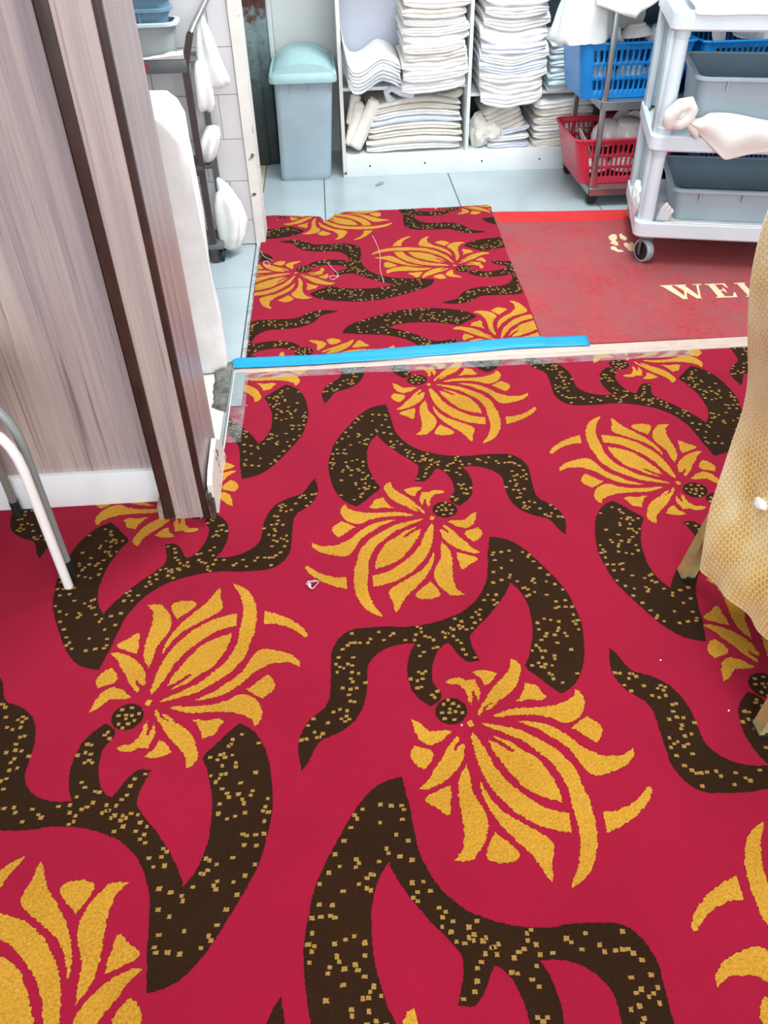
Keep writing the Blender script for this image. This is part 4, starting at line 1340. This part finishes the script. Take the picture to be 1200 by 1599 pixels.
def tub(label, base, x0, x1, y0, y1, z0, z1, rz=None, mats=('tub', 'tubin'), taper=0.02, group=None, rim=0.014, rims=None, ribs=(0.16, 0.42, 0.70), cat='tub'):
    t = thing('dish_tub', base, label, cat, group, rz if rz is not None else 0)
    k = taper
    out = [rrect(x0 + k, x1 - k, y0 + k, y1 - k, 0.03, z0, 5), rrect(x0 + k * 0.9, x1 - k * 0.9, y0 + k * 0.9, y1 - k * 0.9, 0.035, z0 + 0.008, 5), rrect(x0, x1, y0, y1, 0.035, z1 - 0.004, 5)]
    MB().loft(out, True, True, False).build('tub_wall', mats[0], t, True)
    inn = [rrect(x0 + 0.0035, x1 - 0.0035, y0 + 0.0035, y1 - 0.0035, 0.033, z1 - 0.003, 5), rrect(x0 + k + 0.0035, x1 - k - 0.0035, y0 + k + 0.0035, y1 - k - 0.0035, 0.03, z0 + 0.007, 5)]
    MB().loft(inn, True, False, True).build('tub_inside', mats[1], t, True)
    rm = [rrect(x0 - rim, x1 + rim, y0 - rim, y1 + rim, 0.045, z1 - 0.010, 5), rrect(x0 - rim, x1 + rim, y0 - rim, y1 + rim, 0.045, z1 - 0.002, 5), rrect(x0 - rim * 0.6, x1 + rim * 0.6, y0 - rim * 0.6, y1 + rim * 0.6, 0.042, z1 + 0.001, 5), rrect(x0 + 0.002, x1 - 0.002, y0 + 0.002, y1 - 0.002, 0.034, z1, 5), rrect(x0, x1, y0, y1, 0.034, z1 - 0.010, 5)]
    MB().loft(rm, True, False, False).build('tub_rim', rims or mats[0], t, True)
    for f in ribs:
        x = x0 + (x1 - x0) * f
        MB().box(x - 0.002, x + 0.002, y0 - 0.012, y0 + 0.006, z1 - 0.04, z1 - 0.008, 0.0008, 1).build('rim_rib', mats[0], t, True)
    return t


RZC = math.radians(-13.6)
tub('large grey tub on the bottom shelf of the white cart', tuple(cartpt(0, 0, 0)), 0.125, 0.70, 0.060, 0.445, 0.158, 0.277, RZC, rims='tub')
tub('large grey tub on the middle shelf of the white cart', tuple(cartpt(0, 0, 0)), 0.125, 0.70, 0.030, 0.420, 0.455, 0.650, RZC, rims='tub')

# cloths on the cart


def drape(name, label, cat, rows, mat, thick=0.003, tag_parent=None):
    o = MB().loft(rows, False).build(name, mat, angle=80, label=label, cat=cat)
    o.modifiers.new('thickness', 'SOLIDIFY').thickness = thick
    ss = o.modifiers.new('smooth', 'SUBSURF')
    ss.levels = ss.render_levels = 1
    return o


rows = []
for k in range(26):
    s = k / 25
    x = 0.115 + 0.44 * s
    zt = 0.548 - 0.012 * s + 0.010 * math.sin(s * 7) if s > 0.08 else 0.535
    zb = (0.505 - 0.105 * min(1, s / 0.32)) if s < 0.32 else (0.400 + 0.045 * min(1.0, (s - 0.32) / 0.45))
    row = [cartpt(x, 0.020, 0.475), cartpt(x, 0.000, 0.5 + (zt - 0.5) * 0.9)]
    for j in range(9):
        f = j / 8
        z = zt + (zb - zt) * f
        bulge = 0.022 * math.sin(math.pi * min(1, f * 1.1)) + 0.006 * math.sin(s * 16 + f * 3)
        row.append(cartpt(x + 0.02 * f * (0.35 - s), -0.012 - bulge, z))
    rows.append([tuple(p) for p in row])
drape('draped_cloth', 'cream cloth draped along the middle shelf of the cart', 'cloth', rows, 'creamcloth')
mb = MB()
K = [(0.060, -0.008, 0.505), (0.045, -0.022, 0.520), (0.048, -0.030, 0.548), (0.072, -0.032, 0.575), (0.098, -0.028, 0.582), (0.112, -0.022, 0.560), (0.104, -0.022, 0.535), (0.082, -0.026, 0.520), (0.062, -0.020, 0.508)]
mb.tube([tuple(cartpt(*p)) for p in K], [0.016, 0.022, 0.024, 0.024, 0.022, 0.022, 0.023, 0.022, 0.014], 12)
mb.tube([tuple(cartpt(*p)) for p in [(0.100, -0.020, 0.560), (0.110, -0.016, 0.53), (0.128, -0.014, 0.505), (0.150, -0.016, 0.47)]], [0.014, 0.018, 0.016, 0.006], 10)
mb.tube([tuple(cartpt(*p)) for p in [(0.074, -0.020, 0.565), (0.080, -0.030, 0.548), (0.078, -0.028, 0.530)]], [0.012, 0.018, 0.012], 10)
mb.build('cloth_knot', 'creamcloth', angle=80, label='knotted end of cream cloth tied round the cart post', cat='cloth')
rows = []
for k in range(24):
    s = k / 23
    x = 0.06 + 0.78 * s
    h = 0.003 * nz(x * 9, 3)
    rows.append([tuple(cartpt(x, y, z + h)) for y, z in ((0.40, 0.852), (0.22, 0.850), (0.05, 0.852), (0.006, 0.853), (-0.006, 0.846 + 0.004 * nz(x * 12)), (-0.009, 0.832 + 0.010 * nz(x * 6, 9)))])
drape('draped_cloth', 'white cloth spread over the top shelf of the cart', 'cloth', rows, 'linen')
rows = []
for k in range(20):
    s = k / 19
    x = 0.10 + 0.62 * s
    rows.append([tuple(cartpt(x, y, z)) for y, z in ((0.30, 0.1545), (0.06, 0.1550), (0.030, 0.160 + 0.004 * nz(x * 13)), (0.014, 0.1745 + 0.003 * nz(x * 15)), (0.004, 0.1740), (0.002, 0.1715))])
drape('shelf_liner_cloth', 'white cloth lining the bottom shelf under the grey tub', 'cloth', rows, 'linen', 0.002)
mb = MB()
for a in range(3):
    pts = [tuple(cartpt(0.092 + 0.011 * a + 0.012 * math.sin(q * 1.3), 0.045 + 0.018 * math.cos(q * 2), 0.162 + 0.068 * math.sin(math.pi * q / 3) * (1 - 0.16 * a))) for q in (0, 0.5, 1.0, 1.5, 2.0, 2.5, 3.0)]
    mb.tube(pts, 0.0085, 8)
mb.build('bundled_cloth', 'linen', angle=80, label='bundled white cloth between cart post and lower grey tub', cat='cloth')
crumple('plastic_wrap', 'crumpled white plastic wrap caught behind the cart post', 'plastic', tuple(cartpt(-0.006, 0.075, 0.235)), (0.014, 0.030, 0.055), 'bag', 5.1)

# ------------------------------------------------------------------ dish trolley by the tiled wall


def bar(mb, path, w, d):
    mb.loft([[(p[0] - w / 2, p[1] - d / 2, p[2]), (p[0] + w / 2, p[1] - d / 2, p[2]), (p[0] + w / 2, p[1] + d / 2, p[2]), (p[0] - w / 2, p[1] + d / 2, p[2])] for p in path], True, True, True)
    return mb


tr = thing('dish_trolley', (-0.72, 3.18, 0), 'dark brown dish trolley in front of the tiled wall', 'trolley')
bar(MB(), [(-0.478, 3.108, 0.0), (-0.478, 3.108, 0.69), (-0.472, 3.108, 0.71), (-0.446, 3.104, 0.785), (-0.442, 3.104, 0.795)], 0.024, 0.014).build('post', 'trolley', tr, smooth=False)
bar(MB(), [(-0.446, 3.248, 0.0), (-0.446, 3.248, 0.66)], 0.022, 0.014).build('post', 'trolleygrey', tr, smooth=False)
bar(MB(), [(-0.980, 3.108, 0.0), (-0.980, 3.108, 0.76)], 0.024, 0.014).build('post', 'trolley', tr, smooth=False)
bar(MB(), [(-0.980, 3.248, 0.0), (-0.980, 3.248, 0.66)], 0.022, 0.014).build('post', 'trolleygrey', tr, smooth=False)
MB().tube([(-0.443, 3.106, 0.790), (-0.430, 3.135, 0.812), (-0.405, 3.195, 0.848), (-0.385, 3.25, 0.878)], 0.011, 12).build('push_handle', 'steel', tr)
MB().box(-0.992, -0.470, 3.100, 3.112, 0.676, 0.717, 0.002).box(-0.992, -0.440, 3.112, 3.256, 0.704, 0.712, 0.002).build('upper_shelf', 'trolleygrey', tr)
MB().box(-0.992, -0.470, 3.100, 3.112, 0.335, 0.368, 0.002).box(-0.992, -0.440, 3.112, 3.256, 0.356, 0.364, 0.002).build('middle_shelf', 'trolley', tr)
MB().box(-0.992, -0.440, 3.100, 3.256, 0.055, 0.075, 0.002).build('lower_shelf', 'trolleygrey', tr)
MB().lathe([(0.0, 0.0), (0.010, 0.0), (0.010, 0.001), (0.0, 0.001)], 16, Matrix.Translation((-0.606, 3.0995, 0.699)) @ Matrix.Rotation(math.radians(90), 4, 'X')).build('sticker', 'redsticker', tr, label='round crimson sticker on the upper shelf edge')
for y in (3.125, 3.235):
    MB().lathe([(0.0, -0.008), (0.020, -0.008), (0.022, -0.005), (0.022, 0.005), (0.020, 0.008), (0.0, 0.008)], 18, Matrix.Translation((-0.452, y, 0.023)) @ Matrix.Rotation(math.radians(90), 4, 'Y')).build('caster', 'black', tr)
tub('warm grey tub on the upper shelf of the dark trolley', (0, 0, 0), -0.970, -0.500, 3.122, 3.245, 0.716, 0.822, 0, ('greytub', 'tubin'), 0.012, rims='cartside', ribs=())
tub('steel blue tub stacked inside the warm grey trolley tub', (0, 0, 0), -0.960, -0.515, 3.132, 3.236, 0.800, 0.862, 0, ('bluetub', 'tubin'), 0.008, rims='bluetub', rim=0.012, ribs=(0.8,))
tub('topmost pale blue tub of the trolley stack', (0, 0, 0), -0.960, -0.505, 3.132, 3.236, 0.842, 0.905, 0, ('bluetub', 'tubin'), 0.008, rims='cartside', rim=0.012, ribs=())


def hang(name, label, cat, levels, mat, folds=5, amp=0.16, seed=0.0):
    """soft cloth or bag hanging in folds: levels are (z, cx, cy, rx, ry)"""
    rings = []
    n = len(levels)
    for k, (z, cx, cy, rx, ry) in enumerate(levels):
        f = k / (n - 1)
        ring = []
        for j in range(44):
            a = 2 * math.pi * j / 44
            q_ = 1 + amp * (0.3 + 0.7 * f) * math.sin(a * folds + seed + 1.3 * f) + 0.18 * nz(math.cos(a) * 1.5 + seed, math.sin(a) * 1.5, z * 14)
            ring.append((cx + rx * math.cos(a) * q_, cy + ry * math.sin(a) * q_, z + 0.012 * f * nz(math.cos(a) * 2, math.sin(a) * 2 + seed)))
        rings.append(ring)
    return MB().loft(rings, True, True, True).build(name, mat, angle=80, label=label, cat=cat)


hang('cloth_bundle', 'bunched white cloth hung behind the trolley handle', 'cloth', [(0.835, -0.412, 3.20, 0.006, 0.008), (0.80, -0.415, 3.20, 0.018, 0.016), (0.75, -0.412, 3.195, 0.030, 0.022), (0.69, -0.405, 3.19, 0.040, 0.026), (0.64, -0.394, 3.19, 0.046, 0.026), (0.618, -0.388, 3.19, 0.040, 0.022), (0.610, -0.388, 3.19, 0.02, 0.012)], 'linen', 5, 0.30, 1.0)
hang('cloth_bundle', 'white cloth end drooping at the trolley post below the handle', 'cloth', [(0.70, -0.440, 3.15, 0.016, 0.016), (0.66, -0.438, 3.15, 0.026, 0.02), (0.61, -0.436, 3.15, 0.032, 0.022), (0.565, -0.434, 3.15, 0.034, 0.022), (0.548, -0.434, 3.15, 0.028, 0.018), (0.543, -0.434, 3.15, 0.012, 0.01)], 'linen', 4, 0.28, 3.0)
hang('cloth_bundle', 'white cloth bundle on the middle shelf of the trolley', 'cloth', [(0.480, -0.425, 3.20, 0.010, 0.01), (0.474, -0.430, 3.195, 0.026, 0.03), (0.445, -0.440, 3.185, 0.034, 0.042), (0.41, -0.452, 3.18, 0.034, 0.045), (0.376, -0.462, 3.18, 0.030, 0.04), (0.3655, -0.465, 3.18, 0.024, 0.03)], 'linen', 4, 0.25, 5.0)
hang('plastic_bag', 'white plastic bag on the floor end of the dish trolley', 'bag', [(0.245, -0.420, 3.20, 0.020, 0.02), (0.235, -0.420, 3.195, 0.036, 0.034), (0.20, -0.414, 3.19, 0.050, 0.045), (0.14, -0.408, 3.185, 0.056, 0.050), (0.085, -0.412, 3.18, 0.050, 0.048), (0.045, -0.418, 3.175, 0.038, 0.040), (0.030, -0.420, 3.175, 0.022, 0.024)], 'linen', 5, 0.18, 7.0)
hang('plastic_bag', 'thin milky bag corner sticking up behind the white bag', 'bag', [(0.285, -0.440, 3.235, 0.004, 0.004), (0.275, -0.436, 3.235, 0.014, 0.010), (0.250, -0.424, 3.234, 0.026, 0.014), (0.215, -0.414, 3.232, 0.034, 0.016), (0.19, -0.410, 3.230, 0.034, 0.014)], 'bag', 3, 0.2, 2.0)
rings = []
for k in range(14):
    s = k / 13
    x = -0.63 + 0.155 * s
    zt = 0.722 + 0.024 * s + 0.004 * nz(x * 30)
    rings.append([(x, 3.099, 0.7185), (x, 3.094, (0.7185 + zt) / 2), (x, 3.100, zt), (x, 3.110, zt - 0.002), (x, 3.112, 0.7185)])
MB().loft(rings, True, True, True).build('wiping_cloth', 'linen', label='thin white cloth tucked under the warm grey trolley tub', cat='cloth')

# ------------------------------------------------------------------ cloth-covered table in the opening
tb = thing('side_table', (-0.72, 2.44, 0), 'small table hidden under the white cloth behind the wall end', 'table')
MB().box(-1.02, -0.445, 2.30, 2.585, 0.700, 0.722, 0.004).build('tabletop', 'shelfwhite', tb)
for x in (-0.99, -0.475):
    for y in (2.33, 2.555):
        MB().box(x - 0.015, x + 0.015, y - 0.015, y + 0.015, 0.028 if y < 2.26 else 0.0, 0.700, 0.002).build('leg', 'trolleygrey', tb)
rings = []
lv = [0.030, 0.05, 0.09, 0.14, 0.20, 0.28, 0.36, 0.45, 0.54, 0.62, 0.68, 0.715, 0.732, 0.738]
for z in lv:
    f = 1 - z / 0.738
    xn = -0.372 + 0.014 * f - (0.05 * max(0, (z - 0.66) / 0.078) ** 2)
    xf = -0.418 - 0.028 * f - (0.035 * max(0, (z - 0.66) / 0.078) ** 2)
    y0 = 2.262 - 0.055 * f ** 1.5
    y1 = 2.605 + 0.02 * f - (0.02 if z > 0.72 else 0)
    ring = []
    corners = [(-1.06, y0), (xn, y0), (xf, y1), (-1.06, y1)]
    for c in range(4):
        a, b = Vector(corners[c]), Vector(corners[(c + 1) % 4])
        m = (26, 22, 26, 10)[c]
        for j in range(m):
            s = j / m
            p = a.lerp(b, s)
            cut = min(s, 1 - s) * m
            cen = Vector((-0.72, 2.44))
            if cut < 1.5:
                p = p.lerp(cen, 0.018 * (1.5 - cut))
            d = (p - cen).normalized()
            p += d * ((0.008 + 0.008 * f) * f ** 0.5 * math.sin(s * (16, 11, 16, 6)[c] + c + z * 3) + 0.020 * f * nz(s * 6 + c * 10, z * 5))
            ring.append((p.x, p.y, z + (0.0 if z > 0.04 else 0.0)))
    rings.append(ring)
cl = MB().loft(rings, True, False, True).build('tablecloth', 'linen', angle=80, label='white tablecloth hanging to the floor behind the wood wall end', cat='tablecloth')
for v in cl.data.vertices:
    if v.co.z < 0.045 and v.co.x > -0.44 and v.co.y > 2.262:
        v.co.z = 0.003 + max(0, (v.co.y - 2.42)) * 0.35
cl.modifiers.new('thickness', 'SOLIDIFY').thickness = 0.002

# ------------------------------------------------------------------ stools by the panel


def stool(label, c, r, angs, zbend, ztop, tm, sm, rt, foot):
    t = thing('tube_stool', (c[0], c[1], 0), label, 'stool', 'nested stools by the panel')
    for a, mt in zip(angs, tm):
        ca, sa = math.cos(math.radians(a)), math.sin(math.radians(a))
        P = []
        for rr, z in ((r, 0.012 if foot else 0.0), (r, 0.12), (r, zbend - 0.05), (r * 0.985, zbend - 0.02), (r * 0.95, zbend + 0.005), (r * 0.89, zbend + 0.026), (r * 0.80, zbend + 0.040), (r * 0.68, ztop - 0.006), (r * 0.3, ztop)):
            P.append((c[0] + ca * rr, c[1] + sa * rr, z))
        lg = MB().tube(P, rt, 14).build('leg', mt, t)
        if foot:
            MB().tube([(P[0][0], P[0][1], 0.0), (P[0][0], P[0][1], 0.045)], rt * 1.18, 14).build('rubber_foot', 'black', lg)
    MB().lathe([(0.0, ztop + 0.005), (0.135, ztop + 0.005), (0.148, ztop + 0.012), (0.152, ztop + 0.022), (0.147, ztop + 0.032), (0.13, ztop + 0.037), (0.0, ztop + 0.038)], 36, Matrix.Translation((c[0], c[1], 0))).build('seat', sm, t)
    return t


stool('white tube-legged stool in front of the grey-legged one', (-0.838, 1.362), 0.188, (-10, 112, 172, 262), 0.385, 0.430, ['stoolwhite'] * 4, 'stoolwhite', 0.0105, False)
stool('grey tube-legged stool nested behind the white one', (-0.845, 1.405), 0.193, (-11, 88, 177, 268), 0.420, 0.472, ['stoolgrey', 'stooldark', 'stooldark', 'stoolgrey'], 'stoolwhite', 0.0098, True)

# ------------------------------------------------------------------ banquet chair with gold cover
ch = thing('banquet_chair', (1.0, 1.04, 0), 'gold metal banquet chair under the honeycomb cover', 'chair')
PR = [(-.5, -.5), (-.5, .5), (-.18, .5), (-.14, .38), (.14, .38), (.18, .5), (.5, .5), (.5, .18), (.38, .14), (.38, -.14), (.5, -.18), (.5, -.5), (.18, -.5), (.14, -.38), (-.14, -.38), (-.18, -.5)]
for (fx, fy, tx, ty, zt) in ((0.744, 1.243, 0.815, 1.225, 0.45), (0.744, 0.832, 0.815, 0.86, 0.45), (1.235, 1.243, 1.205, 1.225, 0.44), (1.235, 0.832, 1.205, 0.86, 0.44)):
    MB().loft([[(fx + (tx - fx) * s + px * 0.030, fy + (ty - fy) * s + py * 0.030, zt * s) for px, py in PR] for s in (0.012, 1)], True, True, True).build('leg', 'goldmetal', ch, smooth=False)
    MB().box(fx - 0.016, fx + 0.018, fy - 0.016, fy + 0.016, 0.0, 0.006, 0.001).build('foot_glide', 'black', ch)
MB().box(0.80, 1.24, 0.825, 1.255, 0.44, 0.485, 0.015, 3).build('seat', 'seatpad', ch)
MB().box(0.792, 0.812, 0.88, 1.21, 0.46, 0.86, 0.009, 3, rot=Matrix.Rotation(math.radians(-5), 3, 'Y'), piv=(0.80, 1.0, 0.46)).build('backrest', 'seatpad', ch)


def rring(x0, x1, y0, y1, r, z, n=7, m=(30, 14, 30, 14)):
    pts = []
    C = ((x0 + r, y0 + r, 180), (x1 - r, y0 + r, 270), (x1 - r, y1 - r, 0), (x0 + r, y1 - r, 90))
    for c in range(4):
        cx, cy, a0 = C[c]
        for k in range(n + 1):
            a = math.radians(a0 + 90 * k / n)
            pts.append(Vector((cx + r * math.cos(a), cy + r * math.sin(a), z)))
        nx = C[(c + 1) % 4]
        a = math.radians(nx[2])
        q = Vector((nx[0] + r * math.cos(a), nx[1] + r * math.sin(a), z))
        p = pts[-1]
        mm = m[(c + 1) % 4]
        for k in range(1, mm):
            pts.append(p.lerp(q, k / mm))
    return pts


cv = [(0.915, 0.745, 0.80, 0.93, 1.17, 0.025), (0.910, 0.730, 0.812, 0.88, 1.225, 0.035), (0.89, 0.720, 0.82, 0.845, 1.262, 0.04), (0.85, 0.714, 0.825, 0.815, 1.292, 0.04), (0.80, 0.711, 0.83, 0.80, 1.303, 0.035), (0.70, 0.720, 0.84, 0.795, 1.305, 0.03), (0.62, 0.738, 0.855, 0.795, 1.305, 0.03), (0.54, 0.760, 0.88, 0.795, 1.305, 0.03), (0.50, 0.772, 1.10, 0.79, 1.305, 0.03), (0.46, 0.780, 1.28, 0.785, 1.305, 0.03), (0.40, 0.785, 1.29, 0.785, 1.305, 0.03), (0.33, 0.779, 1.29, 0.78, 1.304, 0.03), (0.26, 0.765, 1.29, 0.78, 1.28, 0.035), (0.20, 0.748, 1.29, 0.78, 1.255, 0.035), (0.15, 0.738, 1.29, 0.78, 1.228, 0.04), (0.095, 0.735, 1.29, 0.78, 1.198, 0.045)]
rings = []
for li, (z, x0, x1, y0, y1, r) in enumerate(cv):
    ring = rring(x0, x1, y0, y1, r, z)
    f = max(0.0, (0.85 - z) / 0.75)
    out = []
    for p in ring:
        hem = max(0.0, min(1.0, (1.17 - p.y) / 0.30)) * 0.085 if p.x < 0.95 else 0.02
        zz = p.z + hem * max(0.0, (0.30 - z) / 0.185) if z < 0.30 else p.z
        d = 0.006 + 0.008 * f * nz(p.y * 11, p.x * 5, z * 2.5) + 0.004 * f * math.sin(p.y * 55 + z * 9) * (1 if p.x < 0.9 else 0.4)
        out.append((p.x - d, p.y + 0.004 * f * nz(p.x * 14, z * 8), zz))
    rings.append(out)
cvr = MB().loft(rings, True, True, False, uv=True).build('chair_cover', 'honeycomb', angle=80, label='gold honeycomb mesh cover draped over the banquet chair', cat='chair cover')
cvr.modifiers.new('smooth', 'SUBSURF').levels = 1
crumple('cover_tie', 'small white tie knot on the gold chair cover', 'tie', (0.764, 1.103, 0.325), (0.010, 0.015, 0.009), 'linen', 9.1, sub=3)
